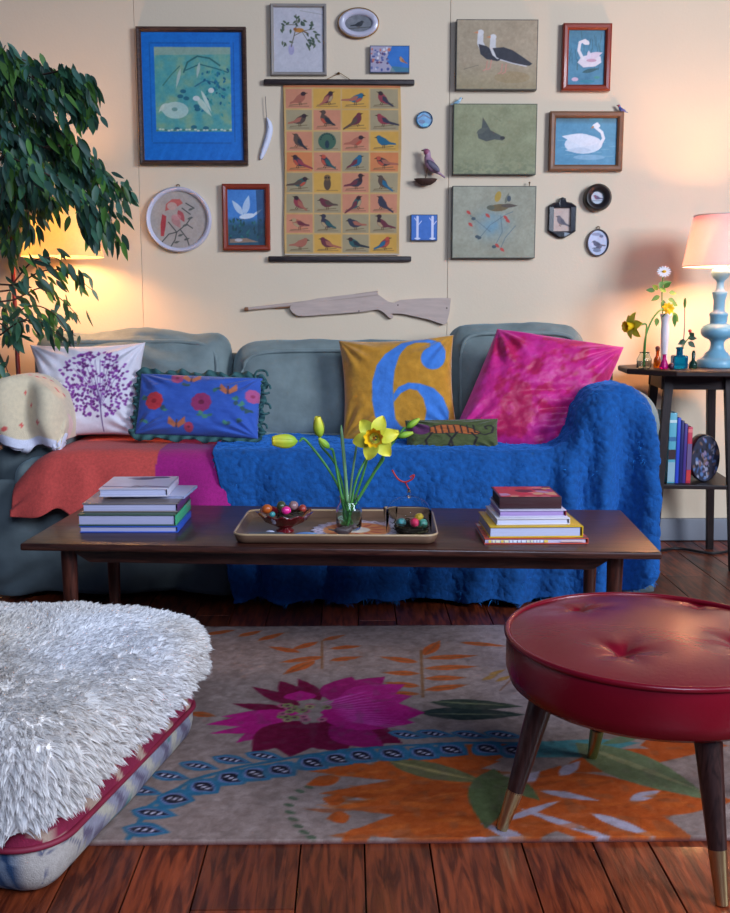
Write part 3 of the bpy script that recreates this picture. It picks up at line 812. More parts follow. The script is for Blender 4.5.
pillow('throw_pillow', .35, .33, .12, paint_tree, at(91, 391, 3.47) + Vector((0, 0, .002)), (radians(-14), radians(-1), radians(6)), 'white pillow printed with a purple tree at left sofa end', seed=2, base=(226, 218, 226), pinch=.07, folds=((-.9, .3, -.5, .1, .006), (-.9, -.1, -.5, -.2, .006)), cat='pillow', taper=.12, shear=-.04)
pf = pillow('floral_pillow', .42, .215, .10, paint_floral, at(199, 406, 3.40), (radians(-22), radians(2), radians(-3)), 'blue floral pillow with green ruffled edge beside white tree pillow', seed=4, base=(50, 88, 176), pinch=.02, cat='pillow')
# ruffled trim
P = []; rg = random.Random(4); nn_ = 260; V = []; C_ = []
for k in range(nn_):
    a = k / nn_ * 4; s = int(a); t = (a - s) * 2 - 1
    u, v = [(t, -1), (1, t), (-t, 1), (-1, -t)][s]
    x = .42 / 2 * u * (1 - .02 * (1 - v * v)); z = .215 / 2 * v * (1 - .02 * (1 - u * u))
    nx_, nz_ = [(0, -1), (1, 0), (0, 1), (-1, 0)][s]
    fl_ = .012 * sin(k * .9); out = .017 + .006 * sin(k * .37)
    V += [(x, 0, z), (x + nx_ * out * .5, fl_ * .6, z + nz_ * out * .5), (x + nx_ * out, fl_, z + nz_ * out)]
Fr = []
for k in range(nn_):
    k2 = (k + 1) % nn_
    for q in (0, 1): Fr.append((3 * k + q, 3 * k + q + 1, 3 * k2 + q + 1, 3 * k2 + q))
o = mesh('ruffle', V, np.array(Fr), mat('ruffle_green', (52, 92, 92), .8, .3, 50), pf); sm = o.modifiers.new('s', 'SOLIDIFY'); sm.thickness = .002
for (x, z, r_) in ((.205, .115, .022), (.222, .07, .018), (.225, .0, .02), (.22, -.07, .018)):
    bb = MB(); bb.tube([(x + r_ * cos(a), -.004 * sin(3 * a), z + r_ * sin(a)) for a in np.linspace(0, 5.6, 18)], .004, 6); bb.build('trim_loop', MATS['ruffle_green'], pf)
pillow('numeral_pillow', .405, .36, .13, paint_six, at(398, 388, 3.50), (radians(-15), radians(-3), radians(-4)), 'mustard yellow pillow with large blue numeral 6', seed=6, base=(196, 134, 30), pinch=.07, cat='pillow', m=m_wool and mat('mustard_plush', vcol=True, rough=.85, var=.14, scale=40, bump=.3, bscale=200, sheen=.4))
pillow('lumbar_pillow', .31, .115, .08, paint_lizard, at(452, 436.5, 3.29), (radians(-18), radians(-1), radians(0)), 'small green oblong pillow with striped orange lizard', seed=8, base=(74, 82, 40), pinch=.03, cat='pillow')
pillow('velvet_pillow', .435, .42, .16, paint_magenta, at(537, 394, 3.40), (radians(-20), radians(8), radians(-8)), 'large magenta crushed velvet pillow tilted against the right arm', seed=9, base=(206, 30, 124), pinch=.015, m=m_vel, wr=.007, shear=.24, cat='pillow', folds=((.1, -.35, .95, -.1, .014), (.2, -.75, .8, -.6, .012), (-.3, -.1, .6, .1, .006)))

# ------------------------------------------------------------------ coffee table
tb = [atz(20, 544, .38), atz(663, 554, .38), atz(613, 512, .38), atz(79, 504, .38)]
tc_ = sum(tb, Vector()) / 4; TR = radians(-4.2)
table = empty('coffee_table', (tc_.x + .014, tc_.y + .012, 0), 'long low dark walnut coffee table with books and tray on it', 'coffee table', rz=TR)
TW, TD = 1.555, .505
b = MB(); b.box((0, 0, .371), (TW, TD, .018), bev=.005); b.build('tabletop', m_walnut, table)
b = MB()
b.beam((0, -TD / 2 + .075, .362), (0, -TD / 2 + .075, .318), TW - .16, .018, wx2=TW - .30); b.beam((0, TD / 2 - .075, .362), (0, TD / 2 - .075, .318), TW - .16, .018, wx2=TW - .30)
b.build('apron', m_walnut, table, auto=30)
b = MB(); b.box((-TW / 2 + .16, 0, .34), (.018, TD - .16, .042)); b.build('crossbar', m_walnut, table, smooth=False)
b = MB(); b.box((TW / 2 - .16, 0, .34), (.018, TD - .16, .042)); b.build('crossbar', m_walnut, table, smooth=False)
for sx in (-1, 1):
    for sy in (-1, 1):
        b = MB(); x, y = sx * (TW / 2 - .095), sy * (TD / 2 - .075)
        b.lathe([(.013, .0105), (.0145, .02), (.020, .33), (.020, .361)], (x, y, .0), 20); b.build('leg', m_walnut_z, table, auto=40)
TOP = .3805
def ontable(px, py, z=TOP): return atz(px, py, z)

# books
def book(loc, w, d, h, cover, pages, rz, label, group, spine='x', inset=.004, top=None, spinec=None, title=None, name='book', parent_top=None):
    e = empty(name, loc, label, 'book', group, rz)
    t = .0022 if h < .02 else .003
    mc = mat('cover_%d_%d_%d' % tuple(cover), cover, .4, .06, 20, coat=.2)
    b = MB(); b.box((0, 0, t / 2), (w, d, t), bev=.0006); b.box((0, 0, h - t / 2), (w, d, t), bev=.0006)
    b.build('cover', mc, e, auto=30)
    ms = mat('cover_%d_%d_%d' % tuple(spinec or cover), spinec or cover, .4, .06, 20, coat=.2)
    b = MB()
    if spine == 'x': b.box((w / 2 - t / 2, 0, h / 2), (t, d, h), bev=.0008)
    else: b.box((0, -d / 2 + t / 2, h / 2), (w, t, h), bev=.0008)
    b.build('spine', ms, e, auto=30)
    mp = mat('pages_%d_%d_%d' % tuple(pages), pages, .8, .12, 8, bump=.35, bscale=60, stretch=(.3, .3, 30))
    b = MB()
    if spine == 'x': b.box((-inset / 2, 0, h / 2), (w - inset - 2 * t, d - 2 * inset, h - 2 * t - .0004))
    else: b.box((0, inset / 2, h / 2), (w - 2 * inset, d - inset - 2 * t, h - 2 * t - .0004))
    b.build('pages', mp, e, smooth=False)
    if top:
        X, Y = rectgrid(-1, -1, 1, 1, .03); c = Cv(X, Y, cover, .03); top(c)
        nx, ny = X.shape; V = np.stack([X * (w / 2 - .002), Y * (d / 2 - .002), 0 * X + h + .0004], -1).reshape(-1, 3)
        mesh('cover_art', V, gridfaces(nx, ny), m_glossy, e, False, c.c.reshape(-1, 3))
    if title: title(e, w, d, h)
    return e
def stack(px, py, spec, group, z=TOP, Yoff=0):
    base = ontable(px, py, z)
    for (dx, dy, w, d, h, rz, kw) in spec:
        book((base.x + dx, base.y + dy, z), w, d, h, rz=TR + radians(rz), group=group, **kw); z += h + .0006
def art_small(c):
    c.mottle(8, .4, 2); c.line([(-1, -.65), (-.5, -.72), (-.1, -.8), (.3, -.65), (.95, -.82)], .12, (70, 36, 90)); c.line([(-.1, -.7), (0, -.55), (.2, -.7)], .04, (70, 36, 90))
    c.ell(0, .62, .35, .22, (80, 70, 100)); c.ell(.5, .8, .3, .15, (60, 56, 80)); c.ell(-.3, .7, .2, .1, (150, 120, 150)); c.ell(.3, .75, .25, .1, (50, 50, 70)); c.line([(-.7, .2), (.6, .1)], .03, (190, 170, 200))
def art_grey(c): c.mottle(14, .4, 2); c.poly([(-1, -1), (-.2, -1), (-.2, 1), (-1, 1)], (120, 106, 104)); c.ell(.4, .2, .3, .4, (160, 140, 150))
PG = (176, 172, 200)
def fit(xl, xr, z, Y): return (at(xl, 500, Y).x + at(xr, 500, Y).x) / 2, at(xr, 500, Y).x - at(xl, 500, Y).x
gL = 'books stacked on the left end of the coffee table'
base = ontable(133, 531, TOP)
def left(xl, xr, yb, z, dback):
    """front edge of a book spans px xl..xr at height z and image row yb"""
    a = atz(xl, yb, z); c = atz(xr, yb, z); return a, c
spec = [  # xl, xr, y of lower front edge, depth, height
    (77, 176, 532, .20, .0165, (48, 88, 190), PG, 'blue hardback at the bottom of the left stack on the coffee table', None, None, 0),
    (75, 174, 526, .22, .030, (60, 84, 60), PG, 'large green covered book second from the bottom in the left stack', None, (70, 170, 120), 0),
    (80, 176, 512, .20, .0235, (130, 116, 112), (182, 178, 206), 'grey brown book with purple spine in the middle of left stack', art_grey, (96, 50, 96), 1),
    (104, 178, 500, .16, .0075, (176, 178, 206), (190, 190, 214), 'thin pale book under the small white book', None, (170, 180, 214), -3),
    (97, 166, 499, .19, .022, (206, 200, 214), (190, 190, 216), 'small white book with dark drawings topmost of the left stack', art_small, None, 2)]
z = TOP
for i, (xl, xr, yb, dp, h, cv_, pg, lb, top, spc, rz) in enumerate(spec):
    a = atz(xl, yb, z); c = atz(xr, yb, z)
    Yf = [2.527, 2.53, 2.555, 2.61, 2.60][i]
    xa = at(xl, yb, Yf).x; xc = at(xr, yb, Yf).x; w_ = xc - xa
    th_ = TR + radians(rz)
    ctr = Vector(((xa + xc) / 2, Yf, 0)) + Matrix.Rotation(th_, 3, 'Z') @ Vector((0, dp / 2, 0))
    if i == 3: ctr.x += .012; ctr.y += .01
    book((ctr.x, ctr.y, z), w_, dp, h, cv_, pg, th_ + radians(3.5), lb, gL, 'x', top=top, spinec=spc)
    z += h + .0006
def art_dark(c):
    c.c[:] = (190, 60, 60); rg = random.Random(2)
    for k in range(30): c.ell(rg.uniform(-1, 1), rg.uniform(-1, 1), rg.uniform(.1, .3), rg.uniform(.1, .3), rg.choice([(206, 44, 60), (220, 120, 110), (190, 150, 180), (60, 30, 40), (216, 170, 120), (160, 60, 120)]), rot=rg.uniform(0, 3))
    c.line([(-1, 1), (1, 1), (1, -1), (-1, -1), (-1, 1)], .08, (90, 40, 44))
def art_orange(c):
    rg = random.Random(3)
    for k in range(40): c.ell(rg.uniform(-1, 1), rg.uniform(-1, 1), rg.uniform(.05, .2), rg.uniform(.05, .2), rg.choice([(190, 60, 40), (220, 150, 60), (120, 90, 60), (200, 190, 180)]), rot=rg.uniform(0, 3))
def spine_marks(e, w, d, h):
    rg = random.Random(9); b = MB(); x = -w / 2 + .01
    while x < w * .1:
        ww = rg.uniform(.004, .010); b.box((x + ww / 2, -d / 2 - .0004, h / 2), (ww, .0012, h * .42), col=rg.choice([(236, 226, 190), (240, 200, 90), (230, 230, 235)])); x += ww + .003
    b.box((w * .35, -d / 2 - .0004, h / 2), (w * .22, .0012, h * .2), col=(230, 200, 190))
    b.build('lettering', mat('print_ink', vcol=True, rough=.5, var=.02), e, smooth=False, usecol=True)
gR = 'books stacked on the right end of the coffee table'
spec = [
    (487, 591, 544, .175, .0145, (196, 74, 54), (200, 190, 214), 'orange red picture book at the bottom of the right stack', art_orange, 'x', 0, 2.385),
    (492, 586, 537, .185, .0285, (214, 168, 22), (188, 190, 214), 'thick yellow hardback book in the right stack', None, 'x', 1, 2.39),
    (499, 573, 520, .165, .016, (222, 216, 222), (204, 204, 224), 'white paperback lying on the yellow book', None, 'x', 2, 2.405),
    (502, 569, 511, .155, .017, (206, 196, 214), (170, 140, 190), 'pale book with crimson lower edge under the topmost one of right stack', None, 'x', 1, 2.42),
    (502, 564, 504, .15, .029, (64, 34, 36), (58, 44, 44), 'dark edged book with red patterned cover topmost of the right stack', art_dark, 'y', 0, 2.435)]
z = TOP
for i, (xl, xr, yb, dp, h, cv_, pg, lb, top, sp_, rz, Yf) in enumerate(spec):
    xa = at(xl, yb, Yf).x; xc = at(xr, yb, Yf).x; w_ = xc - xa; th_ = TR + radians(rz)
    Yc = Yf
    ctr = Vector(((xa + xc) / 2, Yc, 0)) + Matrix.Rotation(th_ + radians(6), 3, 'Z') @ Vector((0, dp / 2, 0))
    book((ctr.x - .004, ctr.y, z), w_, dp, h, cv_, pg, th_ + radians(4.5), lb, gR, sp_, top=top, spinec=(150, 30, 70) if i == 3 else None, title=spine_marks if i == 0 else None)
    z += h + .0006

# ---- tray and what it holds
tf0, tf1 = at(234, 535, 2.40), at(440, 537, 2.40)
trx = (tf0.x + tf1.x) / 2; trw = tf1.x - tf0.x; trd = .31; TRY = 2.385 + trd / 2
def rrect(w, d, r, n=8):
    P = []
    for cx, cy, a0 in ((w / 2 - r, d / 2 - r, 0), (-w / 2 + r, d / 2 - r, 90), (-w / 2 + r, -d / 2 + r, 180), (w / 2 - r, -d / 2 + r, 270)):
        for k in range(n + 1): a = radians(a0 + 90 * k / n); P.append((cx + r * cos(a), cy + r * sin(a)))
    return P
rings = [(.0, .0), (.0, .0)]
tray = empty('serving_tray', (trx, TRY, TOP), 'oblong tan serving tray with rounded corners in the middle of the coffee table', 'tray', rz=radians(-2))
lev = [(trw - .03, trd - .03, .0), (trw - .015, trd - .015, .003), (trw, trd, .020), (trw - .002, trd - .002, .0235), (trw - .008, trd - .008, .0225), (trw - .024, trd - .024, .0065), (trw - .034, trd - .034, .005)]
V = []; Fc = []
for (w_, d_, z_) in lev:
    V += [(x, y, z_) for x, y in rrect(w_, d_, .035 + (w_ - trw) / 2)]
n = len(V) // len(lev)
for i in range(len(lev) - 1):
    for k in range(n): k2 = (k + 1) % n; Fc.append((i * n + k, i * n + k2, (i + 1) * n + k2, (i + 1) * n + k))
Fc.append(tuple(reversed(range(n)))); Fc.append(tuple((len(lev) - 1) * n + k for k in range(n)))
m_tray = mat('tray_lacquer', (108, 80, 62), .35, .2, 12, coat=.15)
mesh('tray_body', V, Fc, m_tray, tray)
b = MB(); b.tube([(x, y, .0232) for x, y in rrect(trw - .004, trd - .004, .034)], .003, 8, closed=True); b.build('rim', mat('tray_rim', (176, 146, 110), .35, .1, 20, coat=.3), tray)
TZ = TOP + .0056
# doily
jar = at(349, 524, 2.53)
X, Y = discgrid(0, 0, 1, 1, .028)
c = Cv(X, Y, (196, 186, 206), .03); R_ = np.hypot(X, Y); A_ = np.arctan2(Y, X)
c.wash(np.clip((.78 - R_) * 20, 0, 1), (206, 130, 74)); c.wash(((np.sin(A_ * 22) * np.sin(R_ * 34)) > .45) * (R_ > .7) * .7, (120, 110, 130)); c.ell(0, 0, .3, .3, (222, 206, 190)); c.mottle(16, .2, 3)
for k in range(12): c.leaf((.3 * cos(k * .5236), .3 * sin(k * .5236)), (.7 * cos(k * .5236), .7 * sin(k * .5236)), .12, (180, 80, 60))
sc_ = 1 + .035 * np.cos(A_ * 22) * (R_ > .9)
V = np.stack([X * .115 * sc_, Y * .115 * sc_, .0012 + 0 * X], -1).reshape(-1, 3)
o = mesh('doily', V, gridfaces(*X.shape), m_paper, None, True, c.c.reshape(-1, 3), (jar.x + .02, 2.52, TZ)); o.modifiers.new('s', 'SOLIDIFY').thickness = .001
tag(o, 'round patterned doily with white lace edge under the daffodil jar', 'doily')
TZ2 = TZ + .0016
# jar of daffodils
vase = empty('glass_jar', (jar.x, 2.53, TZ2), 'clear glass jar of daffodils on the tray', 'vase')
b = MB(); b.lathe([(.001, .0), (.028, .0), (.033, .006), (.034, .045), (.031, .06), (.024, .072), (.023, .085), (.0255, .086), (.021, .083), (.0215, .072), (.0285, .058), (.0315, .044), (.0305, .008), (.001, .006)], seg=40, cap=False); b.build('jar_glass', m_glass, vase)
b = MB(); b.lathe([(.001, .0068), (.029, .0085), (.0305, .044), (.0295, .05), (.001, .05)], seg=40, cap=False); b.build('water', mat('water', (220, 240, 236), .02, 0, 5, trans=1, ior=1.2), vase)
def daffodil(tip, base_in, mid, open_=0.0, face=(-1, -1, .2), size=.03, name='daffodil', label=None, Yd=None, petal=(232, 214, 60), cup=(240, 190, 20)):
    """open_: 0 closed bud, .5 half open, 1 full bloom"""
    tip = Vector(tip); e = empty(name, tuple(base_in), label, 'flower', 'daffodils in the glass jar' if name == 'daffodil' and base_in[2] < .6 else None)
    o0 = Vector(base_in); f = Vector(face).normalized()
    b = MB(); neck = tip - f * size * .9
    P = [p - o0 for p in curve([o0, Vector(mid), neck - f * size * .6, neck], 12)]
    b.tube(P, [.0032] * (len(P) - 4) + [.003, .0028, .0028, .003], 8); b.build('stem', m_stem, e)
    Rm = f.to_track_quat('Z', 'Y').to_matrix()
    def P3(r, a, z): return tuple(Rm @ Vector((r * cos(a), r * sin(a), z)) + tip - o0)
    if open_ < .9:
        # bud: overlapping petals in a spindle
        nb_ = 6; wid = .34 + .25 * open_
        for k in range(nb_):
            V = []; Fc = []
            for i in range(9):
                t = i / 8; rr = size * wid * (sin(pi * min(1, t ** .7 * (.92 - .22 * open_))) + .10) * (1 + .15 * (k % 2)); z_ = size * (-.8 + 1.9 * t)
                for j in range(5):
                    a = 2 * pi * k / nb_ + (j - 2) / 2 * .75 * (1 - .25 * t); V.append(P3(rr * (1 - .05 * abs(j - 2)), a, z_))
            for i in range(8):
                for j in range(4): Fc.append((i * 5 + j, i * 5 + j + 1, i * 5 + 6 + j, i * 5 + 5 + j))
            t_ = np.repeat(np.linspace(0, 1, 9), 5)[:, None]; cc = np.array((140, 180, 50)) * (1 - t_) + np.array(petal) * t_
            if open_ < .2: cc = np.array((110, 170, 50)) * (1 - t_) + np.array((180, 200, 60)) * t_
            o = mesh('petal', V, Fc, mat('petal', vcol=True, rough=.5, var=.08, scale=60, sub=.0), e, True, cc)
        if open_ > .3:
            b = MB(); b.lathe([(size * .2, -.0), (size * .28, size * .6), (size * .34, size * 1.0)], R=Rm, c=tip - o0, seg=16, cap=False); b.build('corona', mat('corona', cup, .5, .1, 50), e)
    else:
        for k in range(6):
            V = []; nL = 9; a0 = 2 * pi * k / 6 + .2; cc = []
            for i in range(nL):
                t = i / (nL - 1); rr = size * (.12 + 1.15 * t); wdt = size * .42 * sin(pi * min(1, .12 + t * .86)) ** .7
                for j in range(5):
                    s_ = (j - 2) / 2; u, v = rr, wdt * s_
                    x = u * cos(a0) - v * sin(a0); y = u * sin(a0) + v * cos(a0); z_ = size * (-.15 + .18 * sin(t * 3) - .15 * t * t + .1 * s_ * s_ + .06 * sin(k * 2.1))
                    V.append(tuple(Rm @ Vector((x, y, z_)) + tip - o0)); cc.append(np.array((200, 214, 70)) * (1 - t) + np.array(petal) * t)
            Fc = [(i * 5 + j, i * 5 + j + 1, i * 5 + 6 + j, i * 5 + 5 + j) for i in range(nL - 1) for j in range(4)]
            mesh('petal', V, Fc, mat('petal', vcol=True, rough=.5, var=.08, scale=60), e, True, np.array(cc))
        V = []; nL = 7
        for i in range(nL):
            t = i / (nL - 1)
            for k in range(36):
                a = 2 * pi * k / 36; rr = size * (.30 + .08 * t + .12 * t ** 3) * (1 + .10 * t ** 2 * sin(a * 9)); V.append(P3(rr, a, size * (-.1 + .85 * t)))
        Fc = [(i * 36 + k, i * 36 + (k + 1) % 36, (i + 1) * 36 + (k + 1) % 36, (i + 1) * 36 + k) for i in range(nL - 1) for k in range(36)]
        mesh('corona', V, Fc, mat('corona', cup, .5, .1, 50), e)
        b = MB()
        for k in range(5): b.tube([P3(.003 * cos(k), k, 0), P3(.005, k * 1.25, size * .55)], .0014, 6)
        b.build('stamens', mat('stamen', (226, 170, 40), .6, .1), e)
    return e
JB = Vector((jar.x, 2.53, TZ2 + .012))
def jb(dx, dy): return (JB.x + dx, JB.y + dy, JB.z)
daffodil(at(287, 441, 2.50), jb(.008, .0), at(335, 480, 2.52), .5, (-1, -.2, .05), .034, label='half open daffodil bud leaning far left from the glass jar')
daffodil(at(319, 429, 2.54), jb(.004, .008), at(338, 470, 2.54), .3, (-.1, -.2, 1), .030, label='upright yellow daffodil bud second from left in the jar')
daffodil(at(325, 444, 2.50), jb(-.006, .0), at(338, 478, 2.51), .1, (-.7, -.2, .7), .020, label='small green closed bud low left in the glass jar')
daffodil(at(375, 438, 2.47), jb(-.004, -.006), at(357, 478, 2.50), 1.0, (-.15, -1, .12), .046, label='fully open yellow daffodil facing forward in the glass jar')
daffodil(at(388, 434, 2.53), jb(-.01, .006), at(362, 478, 2.53), .3, (.9, -.2, .15), .026, label='pale yellow bud just right of the open daffodil')
daffodil(at(386, 450, 2.50), jb(-.012, .002), at(366, 485, 2.52), .3, (.3, -.1, .9), .022, label='half closed bud below and right of the open daffodil')
daffodil(at(404, 435, 2.53), jb(-.015, .004), at(376, 470, 2.54), .05, (1, 0, .25), .022, label='green bud pointing right beyond the open daffodil')
daffodil(at(412, 424, 2.56), jb(-.012, .010), at(380, 462, 2.55), .05, (1, 0, .7), .022, label='highest rightmost green bud from the glass jar')
b = MB(); P = curve([Vector(jb(.0, .004)), at(345, 470, 2.53), at(341, 425, 2.53)], 10); b.tube([p - Vector(jb(0, 0)) for p in P], [.0045] * (len(P) - 3) + [.004, .003, .0015], 8)
tag(b.build('daffodil_leaf', mat('leaf_pale', (120, 160, 110), .5, .1), loc=jb(0, 0)), 'single upright pale green leaf blade in the glass jar', 'leaf')
b = MB(); P = curve([Vector(jb(-.006, .014)), at(353, 470, 2.56), at(358, 436, 2.56)], 10); b.tube([p - Vector(jb(0, 0)) for p in P], .003, 8)
tag(b.build('daffodil_stalk', mat('leaf_pale', (120, 160, 110), .5, .1), loc=jb(0, 0)), 'bare pale stem behind the open daffodil in the jar', 'stem')

# red glass bowl with nest and eggs
bw = at(285, 517, 2.51); bw.z = TZ
bowl = empty('glass_bowl', bw, 'dark red fluted glass bowl on the left of the tray', 'bowl')
V = []; nL = 12; seg = 48
prof = [(.022, 0), (.024, .004), (.014, .010), (.03, .018), (.052, .030), (.066, .045), (.072, .05), (.068, .047), (.05, .034), (.028, .022), (.002, .02)]
for i, (r_, z_) in enumerate(prof):
    for k in range(seg):
        a = 2 * pi * k / seg; f = 1 + (.06 * cos(a * 12) if 4 <= i <= 8 else 0); V.append((r_ * f * cos(a), r_ * f * sin(a), z_ + (.004 * cos(a * 12) if 5 <= i <= 7 else 0)))
Fc = [(i * seg + k, i * seg + (k + 1) % seg, (i + 1) * seg + (k + 1) % seg, (i + 1) * seg + k) for i in range(len(prof) - 1) for k in range(seg)]
m_redglass = mat('ruby_glass', (120, 14, 26), .12, .1, 10, coat=.5, trans=.35, ior=1.45)
mesh('bowl_body', V, Fc, m_redglass, bowl)
def nest(loc, r, h, label, cat='nest'):
    rg = random.Random(int(r * 1000)); b = MB()
    for k in range(90):
        a = rg.uniform(0, 2 * pi); rr = r * rg.uniform(.55, 1); z_ = h * rg.uniform(.1, 1) * (rr / r) ** 1.2; L = rg.uniform(.5, 1.1)
        P = [((rr + rg.uniform(-.003, .003)) * cos(a + L * q / 4), (rr + rg.uniform(-.003, .003)) * sin(a + L * q / 4), z_ + rg.uniform(-.002, .003)) for q in range(5)]
        b.tube(P, .0012, 5, col=rg.choice([(60, 44, 30), (84, 62, 40), (44, 32, 26), (74, 70, 40)]))
    b.lathe([(.002, .0015), (r * .8, .002), (r * .95, h * .55), (r * .75, h * .55), (r * .5, h * .3), (.002, h * .25)], seg=24, cap=False, col=(50, 38, 28))
    o = b.build('bird_nest', mat('nest_twigs', vcol=True, rough=.9, var=.2, scale=80), loc=loc, usecol=True); return tag(o, label, cat)
nest((bw.x + .014, bw.y, bw.z + .034), .034, .024, 'small twig nest sitting in the red glass bowl')
def egg(c, r, col, label, grp, gloss=.3, cat='egg', name='egg', sx=1):
    b = MB(); b.ball((0, 0, 0), (r * 1.15, r, r), 18); o = b.build(name, mat('egg_%d_%d_%d' % col, col, .3, .15, 60, coat=gloss), loc=c); o.rotation_euler = (0, random.uniform(-.3, .3), random.uniform(0, 3)); return tag(o, label, cat, grp)
gE = 'painted eggs and balls on the tray'
egg((bw.x - .045, bw.y - .01, bw.z + .061), .012, (178, 84, 30), 'orange ball at left side of the red bowl', gE, cat='ball', name='ball')
egg((bw.x + .005, bw.y - .026, bw.z + .060), .011, (226, 40, 130), 'shiny pink ball at the front of the nest in red bowl', gE, .8, 'ball', 'ball')
egg((bw.x + .022, bw.y + .006, bw.z + .066), .012, (150, 110, 110), 'mauve egg in the twig nest', gE)
egg((bw.x + .045, bw.y + .0, bw.z + .060), .010, (160, 60, 50), 'brick red egg at the right side of the red bowl', gE)
egg((bw.x - .01, bw.y + .016, bw.z + .064), .012, (64, 70, 44), 'olive green egg behind the pink ball', gE)
egg((bw.x - .03, bw.y - .03, bw.z + .051), .007, (60, 140, 140), 'tiny teal bead at the front rim of the red bowl', gE)
# dark slate slab, blue grey ornament fish, spoon and small shells
p = at(270, 527, 2.46)
b = MB(); P_ = [(-.055, -.015), (-.05, .02), (-.01, .034), (.04, .024), (.055, .0), (.04, -.022), (-.02, -.028)]
V = [(x, y, 0) for x, y in P_] + [(x * .9, y * .85, .012) for x, y in P_]; n = len(P_)
b.add(V, [tuple(reversed(range(n))), tuple(range(n, 2 * n))] + [(k, (k + 1) % n, n + (k + 1) % n, n + k) for k in range(n)])
p.z = TZ; tag(b.build('stone', mat('slate_stone', (86, 92, 100), .6, .3, 60, bump=.5), loc=(p.x - .005, 2.427, TZ), smooth=False), 'flat blue grey stone at the front left of the tray', 'stone')
b = MB(); b.ball((0, 0, .009), (.034, .011, .009), 20); b.add([(.030, 0, .009), (.048, .010, .012), (.050, -.009, .010), (.03, 0, .006)], [(0, 1, 2), (3, 2, 1), (0, 2, 3), (0, 3, 1)])
q = at(306, 527, 2.425); tag(b.build('ceramic_fish', mat('blue_ceramic', (90, 124, 170), .25, .25, 50, coat=.6), loc=(q.x, 2.425, TZ)), 'pale blue ceramic fish at the front of the tray', 'ornament')
for k, (px_, yy, r_, cl) in enumerate(((270, 2.475, .010, (200, 200, 220)), (284, 2.40 + .03, .007, (190, 200, 230)), (251, 2.45, .011, (90, 80, 80)), (316, 2.438, .008, (60, 66, 90)))):
    q = at(px_, 525, yy); b = MB(); b.ball((0, 0, r_ * .55), (r_ * 1.2, r_, r_ * .55), 14); tag(b.build('shell', mat('shell_%d' % k, cl, .35, .2, 60, coat=.4), loc=(q.x, yy, TZ)), ('white shell near the red bowl foot', 'small bluish shell in front of the grey stone', 'dark round shell at the left rim of the tray', 'dark blue pebble right of the ceramic fish')[k], 'shell', 'shells and pebbles on the tray')
# ceramic bird lying on the doily
def birdmesh(loc, s, cols, label, rz=0, name='bird_figurine', cat='figurine', tail=1.0, tilt=0.0, legs=0.0):
    """cols = body, head, wing"""
    e = empty(name, loc, label, cat, rz=rz); Rt = Matrix.Rotation(tilt, 3, 'Y')
    def pt(p): return tuple(Rt @ Vector(p) + Vector((0, 0, legs)))
    Pb = [(-.95, 0, .62), (-.86, 0, .75), (-.68, 0, .80), (-.52, 0, .72), (-.35, 0, .56), (-.05, 0, .44), (.3, 0, .40), (.6, 0, .44), (.9 + .3 * (tail - 1), 0, .50), (1.3 * tail, 0, .58)]
    rb = [.02, .10, .19, .18, .24, .33, .30, .17, .08, .05]
    P_ = curve([pt((x * s, y, z * s)) for x, y, z in Pb], 4); r2 = np.interp(np.linspace(0, 9, len(P_)), range(10), rb) * s
    b = MB(); b.tube([tuple(p) for p in P_], list(r2), 14); b.build('body', mat('c_%d_%d_%d' % cols[0], cols[0], .45, .2, 60), e)
    b = MB(); b.ball(pt((-.68 * s, 0, .76 * s)), .215 * s, 14); b.build('head', mat('c_%d_%d_%d' % cols[1], cols[1], .45, .2, 60), e)
    b = MB(); b.lathe([(.07 * s, 0), (.002, .22 * s)], c=pt((-.85 * s, 0, .74 * s)), R=Matrix.Rotation(radians(-95), 3, 'Y'), seg=10); b.build('beak', mat('beak_horn', (90, 60, 30), .5), e)
    for sd in (-1, 1):
        b = MB(); b.ball(pt((.25 * s, sd * .27 * s, .47 * s)), (.55 * s, .07 * s, .20 * s), 14, R=Rt @ Matrix.Rotation(radians(-6), 3, 'Y')); b.build('wing', mat('c_%d_%d_%d' % cols[2], cols[2], .45, .25, 60), e)
        if legs: 
            b = MB(); b.tube([pt((.05 * s, sd * .1 * s, .2 * s)), (.02 * s, sd * .1 * s, 0)], .03 * s, 6); b.build('leg', mat('beak_horn', (90, 60, 30), .5), e)
    return e
q = at(345, 527, 2.44); birdmesh((q.x, 2.443, TZ - .004 + .006), .032, ((82, 66, 62), (76, 60, 58), (66, 50, 48)), 'small brown grey bird ornament in front of the glass jar', rz=pi)
# bell jar with nest and eggs
cl = at(411, 524, 2.49)
nest((cl.x, 2.49, TZ), .046, .03, 'dark twig nest with coloured eggs at the right end of tray')
for dx, dy, dz, col, lb in ((.008, -.022, .030, (206, 30, 76), 'crimson ball in the right hand nest'), (.020, -.004, .040, (214, 176, 40), 'yellow egg at the back of the right hand nest'), (-.026, -.014, .028, (70, 140, 140), 'speckled teal egg in the right hand nest'), (.030, -.018, .027, (80, 150, 130), 'sea green egg at the right of the right hand nest')):
    egg((cl.x + dx, 2.49 + dy, TZ + dz), .0115, col, lb, gE, .6)
